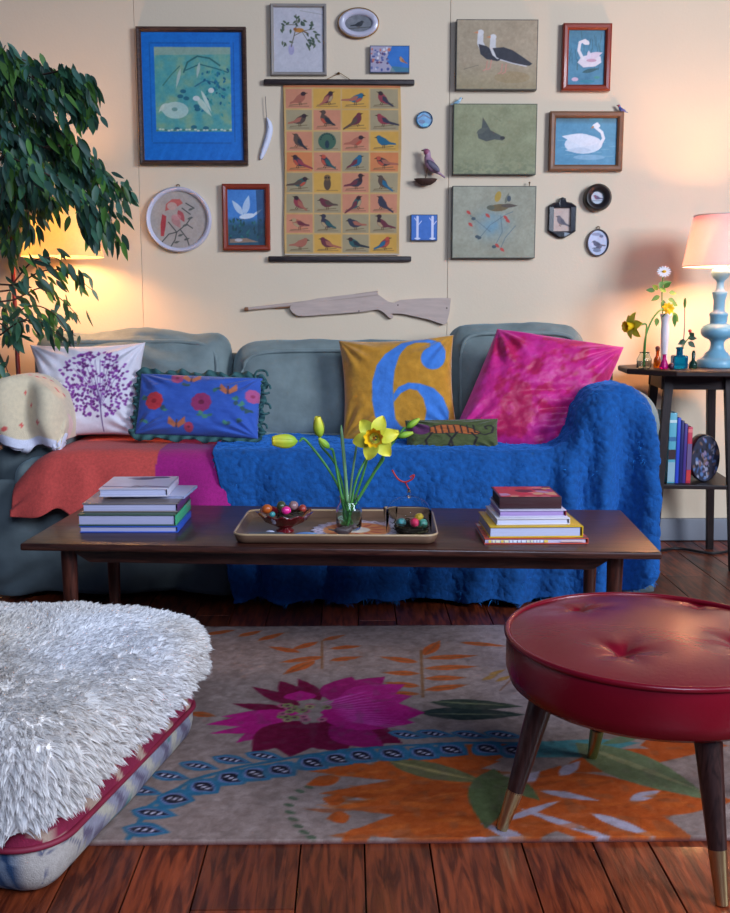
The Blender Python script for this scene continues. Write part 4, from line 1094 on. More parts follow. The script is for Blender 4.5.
# thin glass bell over the nest, with a red wire loop on top
e = empty('bell_jar', (cl.x - .005, 2.50, TZ), 'small clear glass bell jar with red wire loop over the right nest', 'bell jar')
b = MB(); R0 = .058; pr = [(R0, 0), (R0, .05)] + [(R0 * cos(t), .05 + R0 * .75 * sin(t)) for t in np.linspace(0, 1.5, 9)]
pr2 = [(max(r_ - .0012, .001), z_) for r_, z_ in reversed(pr)]
b.lathe(pr + pr2, cap=False, seg=48); b.build('glass_dome', mat('thin_glass', (250, 252, 252), .02, 0, 5, trans=1, ior=1.035), e)
b = MB(); b.lathe([(.004, .088), (.005, .1), (.003, .112)], seg=16); b.build('knob', m_glass, e)
b = MB(); b.tube([p - e.location for p in curve([at(392, 470, 2.50), at(398, 479, 2.50), at(405, 482, 2.50), at(412, 479, 2.50), at(414, 475, 2.50), at(410, 477, 2.50)], 8)], .0022, 8)
b.tube([(.0, 0, .11), p_ := tuple(at(405, 482, 2.50) - e.location)], .0016, 6)
b.build('wire_loop', mat('red_wire', (170, 34, 30), .4), e)
# small clear glass cup
q = at(391, 522, 2.55)
b = MB(); b.lathe([(.014, 0), (.016, .002), (.019, .045), (.0175, .045), (.0145, .004), (.001, .004)], seg=32, cap=False)
tag(b.build('shot_glass', mat('thin_glass', trans=1, ior=1.035), loc=(q.x, 2.585, TZ2)), 'tiny clear drinking glass between the jar and the bell jar', 'glass')

# ------------------------------------------------------------------ stool
stx, sty = .553, 1.755
stool = empty('footstool', (stx, sty, 0), 'round oxblood vinyl footstool with four brass tipped legs on the rug', 'stool', rz=radians(-33))
R0 = .262; ZT = .366; ZB = .262
m_vinyl = mat('oxblood_vinyl', (112, 8, 26), .27, .12, 8, bump=.1, bscale=120, spec=.5)
seg = 120; nr = 46
btn = [(.115 * cos(a), .115 * sin(a)) for a in [radians(45 + 90 * k + 33 - 8) for k in range(4)]]
btn = []
for q_ in ((578, 611), (623, 656), (693, 606), (742, 650)):
    p = atz(q_[0], q_[1], .362); btn.append((p.x - stx, p.y - sty))
# button places given in world axes, turned to the stool's own
Rm2 = Matrix.Rotation(radians(33), 2)
btnl = [tuple(Rm2 @ Vector(q)) for q in btn]
V = []
rs = [R0 * .999 * (i / (nr - 1)) ** .85 for i in range(nr)]
for r_ in rs:
    for k in range(seg):
        a = 2 * pi * k / seg; x, y = r_ * cos(a), r_ * sin(a); z_ = ZT - .006 + .022 * (1 - (r_ / R0) ** 2.6)
        for (bx, by) in btnl:
            d = math.hypot(x - bx, y - by); z_ -= .016 * math.exp(-(d / .016) ** 1.2) + .006 * math.exp(-(d / .06) ** 2) * (1 + .35 * math.sin(5 * math.atan2(y - by, x - bx) + bx * 40))
        V.append((x, y, z_))
Fc = [(i * seg + k, (i + 1) * seg + k, (i + 1) * seg + (k + 1) % seg, i * seg + (k + 1) % seg) for i in range(1, nr - 1) for k in range(seg)]
Fc += [(0, seg + k, seg + (k + 1) % seg) for k in range(seg)]
off = len(V) - seg
prof = [(R0 + .001, ZT - .010), (R0 + .003, ZT - .03), (R0 + .003, ZB + .035), (R0 - .004, ZB + .012), (R0 - .02, ZB), (.01, ZB)]
for (r_, z_) in prof:
    for k in range(seg): a = 2 * pi * k / seg; V.append((r_ * cos(a), r_ * sin(a), z_))
for i in range(len(prof)):
    o0 = off + i * seg; o1 = off + (i + 1) * seg
    for k in range(seg): Fc.append((o0 + k, o1 + k, o1 + (k + 1) % seg, o0 + (k + 1) % seg))
mesh('seat', V, Fc, m_vinyl, stool)
b = MB(); b.tube([((R0 + .002) * cos(a), (R0 + .002) * sin(a), ZT - .006) for a in np.linspace(0, 2 * pi, 121)[:-1]], .0055, 10, closed=True); b.build('piping', m_vinyl, stool)
for (bx, by) in btnl:
    b = MB(); b.ball((bx, by, ZT - .009), (.010, .010, .004), 18); b.build('button', m_vinyl, stool)
feet_w = [(.276, 1.703), (.599, 1.481), (.512, 1.996), (.835, 1.80)]
m_dkleg = wood('stool_leg_wood', (52, 30, 26), (110, 80, 70), .35, 6, 'z', coat=.3)
Rm3 = Matrix.Rotation(radians(33), 3, 'Z')
for fx, fy in feet_w:
    f = Rm3 @ Vector((fx - stx, fy - sty, 0)); t = f * .74; t.z = ZB + .002
    m_ = f + (t - f) * .31
    def seg_tube(a, c_, ra, rb_): 
        b = MB(); d = c_ - a; P_ = [a + d * k / 6 for k in range(7)]; b.tube(P_, [ra + (rb_ - ra) * k / 6 for k in range(7)], 24); return b
    f0 = f.copy(); f0.z = .012 if fy > 1.67 else .001
    leg = seg_tube(m_, t, .0150, .0235).build('leg', m_dkleg, stool, auto=40)
    seg_tube(f0, m_ + (t - f) * .01, .0105, .0152).build('ferrule', m_brass, leg, auto=40)

# ------------------------------------------------------------------ floor pouf and sheepskin
PC = Vector((-.757, 1.885, 0)); PR = radians(-13)
pouf = empty('floor_pouf', PC, 'low square tapestry floor pouf under the white sheepskin', 'pouf', rz=PR)
PWx, PDy, PH = .745, .66, .274
PWx -= .02
V, Fp = softbox((-.005, 0, PH / 2), (PWx, PDy, PH), .062, 90, (0.01, .01, .02), .004, 8, 3)
V[:, 2] = np.clip(V[:, 2], .001, None)
# sides painted: scrolls of maroon, cream, teal
ang = np.arctan2(V[:, 1], V[:, 0]); per = np.where(np.abs(V[:, 0]) / PWx > np.abs(V[:, 1]) / PDy, V[:, 1] * np.sign(V[:, 0]), -V[:, 0] * np.sign(V[:, 1])); zz_ = V[:, 2]
base = np.tile((138, 134, 148), (len(V), 1)).astype(float)
w1 = np.sin(per * 60 + zz_ * 60 + 3 * fbm(per * 8, zz_ * 9, 0, 3)); w2 = fbm(per * 7, zz_ * 12, 0, 12)
base[w1 > .6] = (176, 166, 150); base[w1 < -.8] = (96, 84, 104); base[w2 < -.3] = (84, 120, 120)
upz = zz_ > .10; base[upz] = (130, 24, 58); base[upz & (w1 > .72)] = (176, 150, 132); base[upz & (w2 < -.32)] = (110, 140, 130)
blu = (V[:, 1] < -.26) & (V[:, 0] < .30) & (zz_ < .10); st = np.sin(V[:, 0] * 230 + 60 * zz_)
base[blu & (st > 0)] = (34, 62, 96); base[blu & (st <= 0)] = (104, 116, 134)
cr_ = (V[:, 1] < -.22) & (V[:, 0] >= .30) & (zz_ < .10); base[cr_] = (168, 158, 150); base[cr_ & (np.abs(w1) < .15)] = (90, 90, 110)
mesh('cover', V, Fp, mat('tapestry', vcol=True, rough=.85, var=.12, scale=120, bump=.4, bscale=400), pouf, True, base)
for zc, ex in ((.098, .016),):
    b = MB(); b.tube([(x - .005, y, zc) for x, y in rrect(PWx + ex, PDy + ex, .085, 10)], .0055, 8, closed=True); b.build('piping', mat('maroon_cord', (120, 24, 48), .6), pouf)
# sheepskin surface draped over
PWx += .02
def rr_out(a, w_, d_, p_=8.0):
    c_, s_ = cos(a), sin(a); return (abs(c_ / w_) ** p_ + abs(s_ / d_) ** p_) ** (-1 / p_)
nA, nR = 200, 70; V = np.zeros((nR, nA, 3))
for j in range(nA):
    a = 2 * pi * j / nA
    Ro = rr_out(a, PWx / 2 - .005, PDy / 2 - .005); wob = .5 + .5 * sin(a * 5 + 1)
    front = max(0, -sin(a)); right = max(0, cos(a))
    drop = .10 + .02 * wob + .055 * front ** 2 - .04 * right ** 2
    Ltop = Ro; Ltot = Ltop + drop + .03
    for i in range(nR):
        s_ = Ltot * i / (nR - 1)
        if s_ < Ltop - .04: r_ = s_; z_ = PH + .020
        else:
            q_ = min(1, (s_ - (Ltop - .04)) / .09); r_ = Ltop - .04 + .072 * sin(q_ * pi / 2); z_ = PH + .020 - .06 * (1 - cos(q_ * pi / 2))
            if q_ >= 1: z_ -= (s_ - Ltop - .05)
        V[i, j] = (r_ * cos(a), r_ * sin(a), z_ + .018 * (1 - min(1, r_ / Ro) ** 2))
Vs = V.reshape(-1, 3)
Fs = []
for i in range(nR - 1):
    for j in range(nA): Fs.append((i * nA + j, (i + 1) * nA + j, (i + 1) * nA + (j + 1) % nA, i * nA + (j + 1) % nA))
Fs = np.array(Fs); Vs, nS = displace(Vs, Fs, lambda V: .012 * fbm(V[:, 0] * 7, V[:, 1] * 7, V[:, 2] * 7, 3))
Fs = Fs
# into world space of the pouf
RzP = np.array(Matrix.Rotation(PR, 3, 'Z'))
Vs = Vs @ RzP.T
m_skin = mat('sheepskin_hide', (236, 228, 222), .9, .1, 30)
skin = tag(mesh('sheepskin', Vs, Fs, m_skin, loc=PC), 'shaggy white sheepskin spread over the low pouf', 'sheepskin')
P, Nn, idx = surf_samples(Vs, Fs, 120000, 9)
if Nn[:, 2].mean() < 0: Nn = -Nn; skin.data.flip_normals()
loc_ = P @ RzP  # back to pouf axes
out = loc_ * (1, 1, 0); out /= np.linalg.norm(out, axis=1, keepdims=True) + 1e-9; out = out @ RzP.T
# clumping: strands lean to the nearest clump centre
ncl = 5200; ci = np.random.RandomState(4).choice(len(P), ncl, replace=False); CP = P[ci]
cell = {}
key = np.floor(CP / .03).astype(int)
for i, k_ in enumerate(map(tuple, key)): cell.setdefault(k_, []).append(i)
near = np.zeros(len(P), int)
kp = np.floor(P / .03).astype(int)
import itertools
OFF = list(itertools.product((-1, 0, 1), repeat=3))
grp = {}
for i, k_ in enumerate(map(tuple, kp)): grp.setdefault(k_, []).append(i)
for k_, ids in grp.items():
    cand = [c2 for o_ in OFF for c2 in cell.get((k_[0] + o_[0], k_[1] + o_[1], k_[2] + o_[2]), ())]
    if not cand: near[ids] = 0; continue
    cand = np.array(cand); d = np.linalg.norm(P[ids][:, None] - CP[cand][None], axis=2); near[ids] = cand[d.argmin(1)]
leftness = np.clip((-loc_[:, 0] + .10) / .25, 0, 1) * np.clip((.22 - loc_[:, 1]) / .25, 0, 1)
L = (.018 + .026 * leftness) * (.75 + .5 * np.random.rand(len(P)))
tipc = CP[near] + nS[0] * 0
Dcl = Nn * .75 + out * (.55 + .3 * leftness)[:, None] + np.stack([fbm(CP[near][:, 0] * 9, CP[near][:, 1] * 9, CP[near][:, 2] * 9, s) for s in (41, 42, 43)], 1) * .9
Dcl /= np.linalg.norm(Dcl, axis=1, keepdims=True)
tgt = CP[near] + Dcl * L[:, None] * (1.0)
D = tgt * .75 + (P + Dcl * L[:, None]) * .25 - P + np.random.randn(*P.shape) * .0018
Ln = np.linalg.norm(D, axis=1); D /= Ln[:, None]
L = np.minimum(Ln, .07)
tone = .90 + .12 * np.random.rand(len(P)); wm = np.clip(.5 + .9 * fbm(P[:, 0] * 4, P[:, 1] * 4, 0, 77) + .25 * leftness, 0, 1)[:, None]  # random cream tone, plus extra cream at front left standing in for shade
cols = (np.array((250, 248, 250)) * (1 - wm * .8) + np.array((238, 224, 206)) * wm * .8) * tone[:, None]
m_wl = translucent('sheep_wool', (230, 228, 232), .8, .4, vcol=True, var=.04, scale=30)
o = strands('wool', P, Nn, D, L, np.full(len(P), .0050), m_wl, skin, 3, cols, .38, 6); o['kind'] = 'stuff'

# ------------------------------------------------------------------ side table, lamp and things
stc = Vector((1.272, 3.72, 0)); ZS = .733
side = empty('side_table', stc, 'dark octagonal side table with lower shelf right of the sofa', 'side table', rz=radians(-6))
b = MB(); P8 = [(.272 * cos(radians(22.5 + 45 * k)), .27 * sin(radians(22.5 + 45 * k))) for k in range(8)]
V = []; 
for sc2, z_ in ((.985, ZS - .020), (1.0, ZS - .016), (1.0, ZS - .004), (.985, ZS)): V += [(x * sc2, y * sc2, z_) for x, y in P8]
Fc = [tuple(reversed(range(8))), tuple(24 + k for k in range(8))] + [(i * 8 + k, i * 8 + (k + 1) % 8, (i + 1) * 8 + (k + 1) % 8, (i + 1) * 8 + k) for i in range(3) for k in range(8)]
b.add(V, Fc); b.build('tabletop', m_espresso, side, smooth=False)
b = MB()
for sy in (-1, 1): b.box((0, sy * .118, ZS - .047), (.26, .016, .054), bev=.002)
for sx in (-1, 1): b.box((sx * .118, 0, ZS - .047), (.016, .26, .054), bev=.002)
b.build('apron', m_espresso, side, smooth=False)
for sx in (-1, 1):
    for sy in (-1, 1):
        b = MB(); b.beam((sx * .105, sy * .125, ZS - .021), (sx * .145, sy * .17, 0.0), .032, .032, wx2=.026, wy2=.026); b.build('leg', m_espresso_z, side, smooth=False)
ZSH = .315
b = MB(); b.box((0, 0, ZSH - .008), (.31, .32, .016), bev=.003); b.build('shelf', m_espresso, side, smooth=False)
# lamp
lx = at(718, 366, 3.70).x
lamp = empty('table_lamp', (lx, 3.72, ZS), 'pale blue turned wood table lamp with white shade on the side table', 'lamp')
k_ = .000611 * 1.02
prf = [(0, 0), (112, 0), (115, 6), (115, 22), (112, 40), (104, 48), (88, 52), (78, 62), (66, 84), (50, 98), (42, 112), (38, 130), (40, 150), (50, 165), (76, 176), (92, 190), (98, 208), (96, 228), (84, 246), (60, 256), (46, 262), (50, 272), (50, 300), (54, 306), (54, 318), (46, 326), (34, 332), (33, 350), (33, 395), (40, 420), (44, 440), (42, 446), (30, 450), (22, 464), (20, 500), (26, 512), (46, 530), (54, 548), (54, 560), (46, 578), (28, 586), (18, 596), (17, 640), (0, 640)]
m_lb = mat('pale_blue_paint', (118, 172, 196), .4, .06, 30, coat=.2)
b = MB(); b.lathe([(max(r_ * k_, .0005), z_ * k_) for r_, z_ in prf], seg=48, cap=False); b.build('lamp_base', m_lb, lamp)
SZ0 = 1.103 - ZS; SZ1 = 1.285 - ZS
m_shade = translucent('white_shade', (240, 214, 222), .8, .42, var=.03, scale=200)
b = MB(); b.lathe([(.138, SZ0), (.104, SZ1), (.1025, SZ1), (.1365, SZ0)], seg=64, cap=False); 
b.build('lamp_shade', m_shade, lamp)
b = MB(); b.tube([(.138 * cos(a), .138 * sin(a), SZ0) for a in np.linspace(0, 2 * pi, 65)[:-1]], .002, 6, closed=True); b.tube([(.104 * cos(a), .104 * sin(a), SZ1) for a in np.linspace(0, 2 * pi, 65)[:-1]], .002, 6, closed=True)
for k in range(3): a = 2 * pi * k / 3; b.tube([(.008 * cos(a), .008 * sin(a), SZ1 - .02), (.104 * cos(a), .104 * sin(a), SZ1)], .0015, 6)
b.tube([(0, 0, .39), (0, 0, SZ1 - .02)], .004, 8)
b.build('shade_ring', mat('wire_white', (220, 210, 200), .4), lamp)
m_bulb = mat('bulb_glass', (255, 240, 220), .3, 0, 5, emit=(255, 190, 110), estr=30)
b = MB(); b.ball((0, .0, SZ0 + .075), (.028, .028, .036), 16); o = b.build('bulb', m_bulb, lamp)
l = light('lamp_glow', 'POINT', (lx, 3.72 - .0, ZS + SZ0 + .075), 42, (1.0, .48, .20), .04); l.parent = None
o.visible_shadow = True

# flowers and bottles on the side table
def bottle(px, Y, prof, m, name, label, cat='bottle', z=ZS, seg=28):
    x = at(px, 366, Y).x; b = MB(); b.lathe([(max(r_, .0006), z_) for r_, z_ in prof], seg=seg, cap=False); return tag(b.build(name, m, loc=(x, Y, z + .0006)), label, cat)
def walls(P, t=.0016, floor_=.003):
    return [(.0006, 0)] + P + [(max(r_ - t, .0006), z_) for r_, z_ in reversed(P) if z_ > floor_] + [(.0006, floor_)]
m_amber = mat('orange_glass', (226, 120, 30), .08, .0, 5, trans=.75, ior=1.3); m_pinkg = mat('pink_glass', (232, 30, 150), .08, 0, 5, trans=.6, ior=1.3)
m_aqua = mat('aqua_glass', (10, 130, 170), .08, 0, 5, trans=.7, ior=1.35); m_dkg = mat('dark_green_glass', (40, 80, 66), .1, 0, 5, trans=.6, ior=1.35)
m_milk = mat('milk_glass', (226, 218, 226), .2, .03, 20, coat=.5)
b1x = at(644, 366, 3.62).x
bottle(644, 3.62, walls([(.022, 0), (.026, .004), (.027, .035), (.020, .048), (.017, .056), (.018, .06)]), m_glass, 'glass_bottle', 'small clear glass bottle holding drooping daffodil on side table', 'bottle')
bottle(657, 3.68, walls([(.012, 0), (.014, .003), (.013, .03), (.006, .045), (.006, .06), (.009, .064)]), m_amber, 'glass_bottle', 'tiny orange glass bottle beside the white bud vase')
b = MB(); b.ball((0, 0, 0), .009, 14); tag(b.build('stopper', mat('brown_cork', (110, 56, 50), .7), loc=(at(657, 366, 3.68).x, 3.68, ZS + .072)), 'brown ball stopper on the tiny orange bottle', 'stopper')
bottle(664, 3.60, walls([(.012, 0), (.017, .003), (.016, .012), (.007, .036), (.006, .05), (.008, .053)]), m_pinkg, 'glass_bottle', 'hot pink cone shaped glass bottle on the side table')
bottle(663.5, 3.74, walls([(.020, 0), (.022, .003), (.014, .015), (.0115, .04), (.015, .10), (.016, .14), (.014, .165), (.020, .19), (.022, .197)], .003), m_milk, 'bud_vase', 'tall slim white milk glass bud vase holding a daisy', 'vase')
bx = at(679, 366, 3.62).x
V, Fq = softbox((0, 0, .025), (.052, .05, .050), .008, 14)
e = empty('aqua_bottle', (bx, 3.62, ZS + .0006), 'square aqua blue glass bottle in the middle of side table', 'bottle')
mesh('bottle_body', V, Fq, m_aqua, e)
b = MB(); b.lathe([(.012, .048), (.011, .07), (.015, .075), (.012, .078), (.008, .07), (.008, .049)], seg=24, cap=False); b.build('bottle_neck', m_aqua, e)
bottle(693, 3.64, walls([(.013, 0), (.015, .003), (.014, .02), (.006, .03), (.007, .055), (.004, .065)]), m_dkg, 'glass_bottle', 'dark green little bottle nearest the lamp base')
# drooping daffodil
daffodil(at(632, 326, 3.60), (b1x, 3.62, ZS + .006), at(646, 334, 3.62) + Vector((0, 0, 0)), 1.0, (-1, -.35, -.1), .040, label='yellow daffodil arching left over the side table edge', name='cut_daffodil')
# second stem arch from the same bottle toward the vase
b = MB(); P = curve([Vector((b1x, 3.624, ZS + .006)), at(645, 340, 3.63), at(651, 322, 3.64), at(658, 312, 3.66), at(663, 309, 3.68)], 8)
b.tube([p - Vector((b1x, 3.62, ZS)) for p in P], .0035, 8); tag(b.build('arching_stalk', m_stem, loc=(b1x, 3.62, ZS)), 'thick green stem curving over from clear bottle', 'stem')
# daisy with greens in bud vase
vx = at(663.5, 366, 3.74).x
e = empty('daisy_stem', (vx, 3.74, ZS + .19), 'white daisy with fresh green leaves in the bud vase', 'flower')
o0 = e.location
b = MB(); b.tube([p - o0 for p in curve([Vector((vx, 3.74, ZS + .10)), at(662, 300, 3.74), at(663, 275, 3.73)], 10)], .0022, 8); b.build('stem', m_stem, e)
def petals(center, face, n, r, wd, m, parent, name='petal', cup=.1):
    Rm = Vector(face).normalized().to_track_quat('Z', 'Y').to_matrix()
    for k in range(n):
        a0 = 2 * pi * k / n; V = []
        for i in range(5):
            t = i / 4; rr = r * (.15 + .85 * t); w2_ = wd * sin(pi * min(1, .15 + t * .75)) / 2
            for s_ in (-1, 1): V.append(tuple(Rm @ Vector((rr * cos(a0) - s_ * w2_ * sin(a0), rr * sin(a0) + s_ * w2_ * cos(a0), cup * r * t)) + center))
        Fc = [(2 * i, 2 * i + 1, 2 * i + 3, 2 * i + 2) for i in range(4)]
        mesh(name, V, Fc, m, parent)
dc = at(664, 272, 3.73) - o0
petals(dc, (-.2, -.9, .6), 14, .026, .008, mat('daisy_white', (244, 240, 244), .5), e)
b = MB(); b.ball(dc + Vector((0, -.002, .002)), (.008, .008, .005), 12); b.build('disc', mat('corona', (240, 190, 20), .5), e)
def leafmesh(parent, base, d, L, wd, m, name='leaf', fold=.2):
    base = Vector(base); d = Vector(d).normalized(); sd = d.cross(Vector((0, -1, .3))).normalized(); up_ = sd.cross(d); V = []
    for i in range(7):
        t = i / 6; w2_ = wd / 2 * sin(pi * min(1, t ** .8)) + .0003; c_ = base + d * L * t - Vector((0, 0, 1)) * L * .15 * t * t
        V += [tuple(c_ - sd * w2_ + up_ * w2_ * fold), tuple(c_), tuple(c_ + sd * w2_ + up_ * w2_ * fold)]
    Fc = []
    for i in range(6):
        for j in (0, 1): Fc.append((3 * i + j, 3 * i + j + 1, 3 * i + 4 + j, 3 * i + 3 + j))
    return mesh(name, V, Fc, m, parent)
m_grn = mat('fresh_leaf', (86, 132, 46), .5, .2, 60)
rg = random.Random(12)
for (px_, py_, dx, dz, L_) in ((655, 291, -1, .25, .035), (658, 290, -.6, .5, .04), (664, 288, .5, .6, .035), (669, 293, 1, .1, .03), (660, 296, -1, -.4, .035), (668, 299, .8, -.2, .03), (664, 300, -.3, -1, .03), (672, 303, 1, -.3, .025), (660, 288, .2, 1, .03), (662, 285, .9, .4, .04), (666, 292, -.5, .3, .04), (673, 312, .5, -1, .04), (674, 314, .2, -1, .045), (657, 318, -.2, -1, .03)):
    leafmesh(e, at(px_, py_, 3.73 + rg.uniform(-.02, .02)) - o0, (dx, rg.uniform(-.5, .3), dz), L_, .018, m_grn)
# yellow flower at the vase mouth
yc = at(668, 309, 3.70)
e = empty('yellow_flower', yc, 'small round yellow flower at the mouth of the white bud vase', 'flower')
for q_, rr in ((.3, .024), (.9, .020), (1.5, .012)): petals(Vector((0, 0, .002 * q_)), (.1, -1, .3), 9, rr, .012, mat('yellow_petal', (236, 196, 30), .5, .1), e, cup=q_ * .5)
b = MB(); b.tube([(0, .004, -.004), (-.01, .03, -.03)], .002, 6); b.build('stem', m_stem, e)
# budded stem in the aqua bottle, and succulent
e = empty('flower_sprig', (bx + .004, 3.62, ZS + .02), 'thin upright stem with green bud rising from aqua bottle', 'flower'); o0 = e.location
b = MB(); b.tube([p - o0 for p in curve([Vector((bx + .002, 3.62, ZS + .055)), at(684, 335, 3.62), at(685, 300, 3.62)], 10)], .0018, 6); b.build('stem', mat('stem_mauve', (120, 110, 110), .5), e)
b = MB(); b.ball(at(685, 303, 3.62) - o0, (.0055, .0055, .019), 12); b.build('bud', m_grn, e)
e = empty('succulent_cutting', (bx + .02, 3.62, ZS + .078), 'dark leafed cutting with tiny red bloom in the aqua bottle', 'plant'); o0 = e.location
b = MB(); b.tube([p - o0 for p in curve([Vector((bx + .0, 3.62, ZS + .05)), at(685, 343, 3.61), at(690, 337, 3.60)], 8)], .002, 6); b.build('stem', m_stem, e)
m_dkl = mat('dark_leaf', (44, 74, 52), .45, .2, 60)
for (px_, py_, dx, dz, L_) in ((688, 338, 1, .1, .03), (686, 341, -1, -.2, .035), (688, 342, .8, -.5, .03), (684, 343, -.5, .4, .025), (690, 336, .4, .5, .02)): leafmesh(e, at(px_, py_, 3.61) - o0, (dx, -.3, dz), L_, .02, m_dkl)
b = MB(); b.ball(at(690, 331, 3.60) - o0, .0065, 12); b.build('bloom', mat('red_bloom', (226, 70, 70), .5), e)
b = MB(); b.ball((0, 0, .012), (.011, .011, .012), 14); tag(b.build('berry_bead', mat('plum', (70, 30, 50), .3, coat=.5), loc=(at(671, 360, 3.59).x, 3.585, ZS)), 'dark plum coloured bead between pink and aqua bottles', 'ornament')

# books on the shelf
gS = 'books upright on the side table shelf'
def upbook(xl, xr, ytop, col, label, band=None, depth=.15, Yf=3.60):
    a = at(xl, 470, Yf).x; c_ = at(xr, 470, Yf).x; zt = at(xl, ytop, Yf).z; h = zt - ZSH; w_ = c_ - a - .0008
    e = empty('book', ((a + c_) / 2, Yf, ZSH + .0004), label, 'book', gS)
    mc = mat('cover_%d_%d_%d' % col, col, .4, .06, 20, coat=.2)
    b = MB(); b.box((0, .003, h / 2), (w_, .006, h), bev=.0015); b.box((-w_ / 2 + .001, depth / 2, h / 2), (.002, depth, h)); b.box((w_ / 2 - .001, depth / 2, h / 2), (.002, depth, h)); b.build('cover', mc, e, auto=30)
    b = MB(); b.box((0, depth / 2, h / 2), (w_ - .005, depth - .014, h - .006)); b.build('pages', mat('pages_200_196_190', (200, 196, 190), .8, .1, 8), e, smooth=False)
    for (z0, z1, bc_) in band or ():
        b = MB(); b.box((0, -.0003, h * (z0 + z1) / 2), (w_ * .96, .0016, h * (z1 - z0))); b.build('spine_band', mat('cover_%d_%d_%d' % bc_, bc_, .4, .06, 20), e, smooth=False)
upbook(667.5, 675, 413, (90, 168, 186), 'tall pale teal book with brown band, first on shelf', ((.34, .48, (60, 40, 44)), (.02, .30, (150, 180, 190)), (.86, .9, (200, 220, 220)), (.6, .66, (60, 110, 150))))
upbook(675.3, 679, 418, (40, 70, 190), 'bright blue thin book beside the teal one')
upbook(679.2, 682.5, 421, (30, 28, 96), 'dark navy narrow book in the shelf row')
upbook(682.7, 686, 424, (72, 50, 130), 'violet narrow book left of the red one')
upbook(686.2, 691, 427, (196, 44, 70), 'red and grey book, last of the row before round tin', ((.04, .22, (206, 60, 60)), (.24, .70, (110, 90, 130)), (.9, .96, (230, 120, 120))))
# round patterned tin standing on edge
X, Y = discgrid(0, 0, 1, 1, .045)
c = Cv(X, Y, (40, 44, 64), .045); rg = random.Random(6)
for k in range(90):
    a = rg.uniform(0, 6.28); rr = rg.uniform(0, .98); c.ell(rr * cos(a), rr * sin(a), rg.uniform(.04, .16), rg.uniform(.04, .12), rg.choice([(90, 120, 170), (30, 30, 40), (140, 120, 150), (60, 90, 140), (20, 20, 26), (120, 90, 80), (160, 160, 180)]), rot=rg.uniform(0, 3))
tcx = at(704.5, 470, 3.62).x; tr_ = .088
e = empty('round_tin', (tcx, 3.62, ZSH + tr_ + .0006), 'round tin with mottled blue and black pattern on the shelf', 'tin')
panel('tin_face', c, lambda x, y: (x * tr_ * .93 * .62, y * tr_ * .93), .004, (30, 30, 40), m_glossy, e, y0=-.002)
b = MB(); Rx = Matrix.Rotation(radians(90), 3, 'X')
b.lathe([(tr_ * .90, -.06), (tr_ * .97, -.055), (tr_, -.02), (tr_, .0), (tr_ * .93, .006), (tr_ * .9, .0), (tr_ * .9, -.002)], R=Matrix.Diagonal((.62, 1, 1)).to_3x3() @ Rx, seg=48); b.build('tin_body', mat('dark_tin', (34, 34, 46), .35, .2, 40, coat=.3), e)

# power cord on the floor
b = MB(); P = curve([(1.02, 3.93, .006), (1.15, 3.80, .006), (1.3, 3.86, .006), (1.42, 3.78, .006), (1.6, 3.9, .006)], 12); b.tube(P, .005, 8)
tag(b.build('power_cord', mat('black_cord', (24, 22, 24), .5)), 'black power cord lying along the floor under side table', 'cord')

# ------------------------------------------------------------------ pictures on the wall
def wp(px, py): return at(px, py, WY - .022)
def tomap(cx, cy):
    """painter (photo pixels) to metres on the wall round (cx, cy)"""
    o_ = wp(cx, cy); ax = wp(cx + 1, cy).x - o_.x; az = wp(cx, cy + 1).z - o_.z
    return o_, (lambda X, Y: ((X - cx) * ax, (Y - cy) * az)), ax, -az
GAP = .003
def framebars(w_, h_, fw, dp, name, m, parent, lip=.0):
    """four mitred sides as one mesh"""
    V = []; Fc = []
    for (sx, sz) in ((-1, -1), (1, -1), (1, 1), (-1, 1)):
        for (ins, y) in ((0, 0), (0, -dp * .85), (fw * .25, -dp), (fw * .7, -dp * .95), (fw, -dp * .7), (fw, 0)):
            V.append((sx * (w_ / 2 - ins), y, sz * (h_ / 2 - ins)))
    for k in range(4):
        k2 = (k + 1) % 4
        for i in range(6): i2 = (i + 1) % 6; Fc.append((k * 6 + i, k * 6 + i2, k2 * 6 + i2, k2 * 6 + i))
    o = mesh(name, V, Fc, m, parent, False)
    bm = bmesh.new(); bm.from_mesh(o.data); bmesh.ops.recalc_face_normals(bm, faces=bm.faces[:]); bm.to_mesh(o.data); bm.free()
    return o
def framed(x0, y0, x1, y1, fw, dp, mfr, paint, bg, label, name='framed_picture', step=.55, mprint=None, inner=None, cat='picture', rot=0):
    cx, cy = (x0 + x1) / 2, (y0 + y1) / 2; o_, tx, ax, az = tomap(cx, cy)
    e = empty(name, (o_.x, WY - GAP, o_.z), label, cat); e.rotation_euler = (0, rot, 0)
    framebars((x1 - x0) * ax, (y1 - y0) * az, fw * ax, dp, 'frame', mfr, e)
    X, Y = rectgrid(x0 + fw - .4, y0 + fw - .4, x1 - fw + .4, y1 - fw + .4, step)
    c = Cv(X, Y, bg, step); paint(c); panel('print', c, tx, dp * .45, (60, 50, 44), mprint or m_glossy, e)
    return e
def canvas(x0, y0, x1, y1, dp, paint, bg, label, edge=(70, 68, 60), name='canvas_painting', step=.55):
    cx, cy = (x0 + x1) / 2, (y0 + y1) / 2; o_, tx, ax, az = tomap(cx, cy)
    X, Y = rectgrid(x0, y0, x1, y1, step); c = Cv(X, Y, bg, step); paint(c)
    c.line([(x0, y0), (x1, y0), (x1, y1), (x0, y1), (x0, y0)], 1.3, edge)
    o = panel(name, c, tx, dp, edge, m_paint); o.location = (o_.x, WY - GAP, o_.z); return tag(o, label, 'picture')
mf_brown = wood('frame_brown', (84, 56, 44), (120, 100, 90), .4, 8, 'x'); mf_red = mat('frame_redbrown', (140, 50, 26), .35, .15, 30, coat=.3); mf_oak = mat('frame_oak', (132, 88, 60), .45, .15, 30)
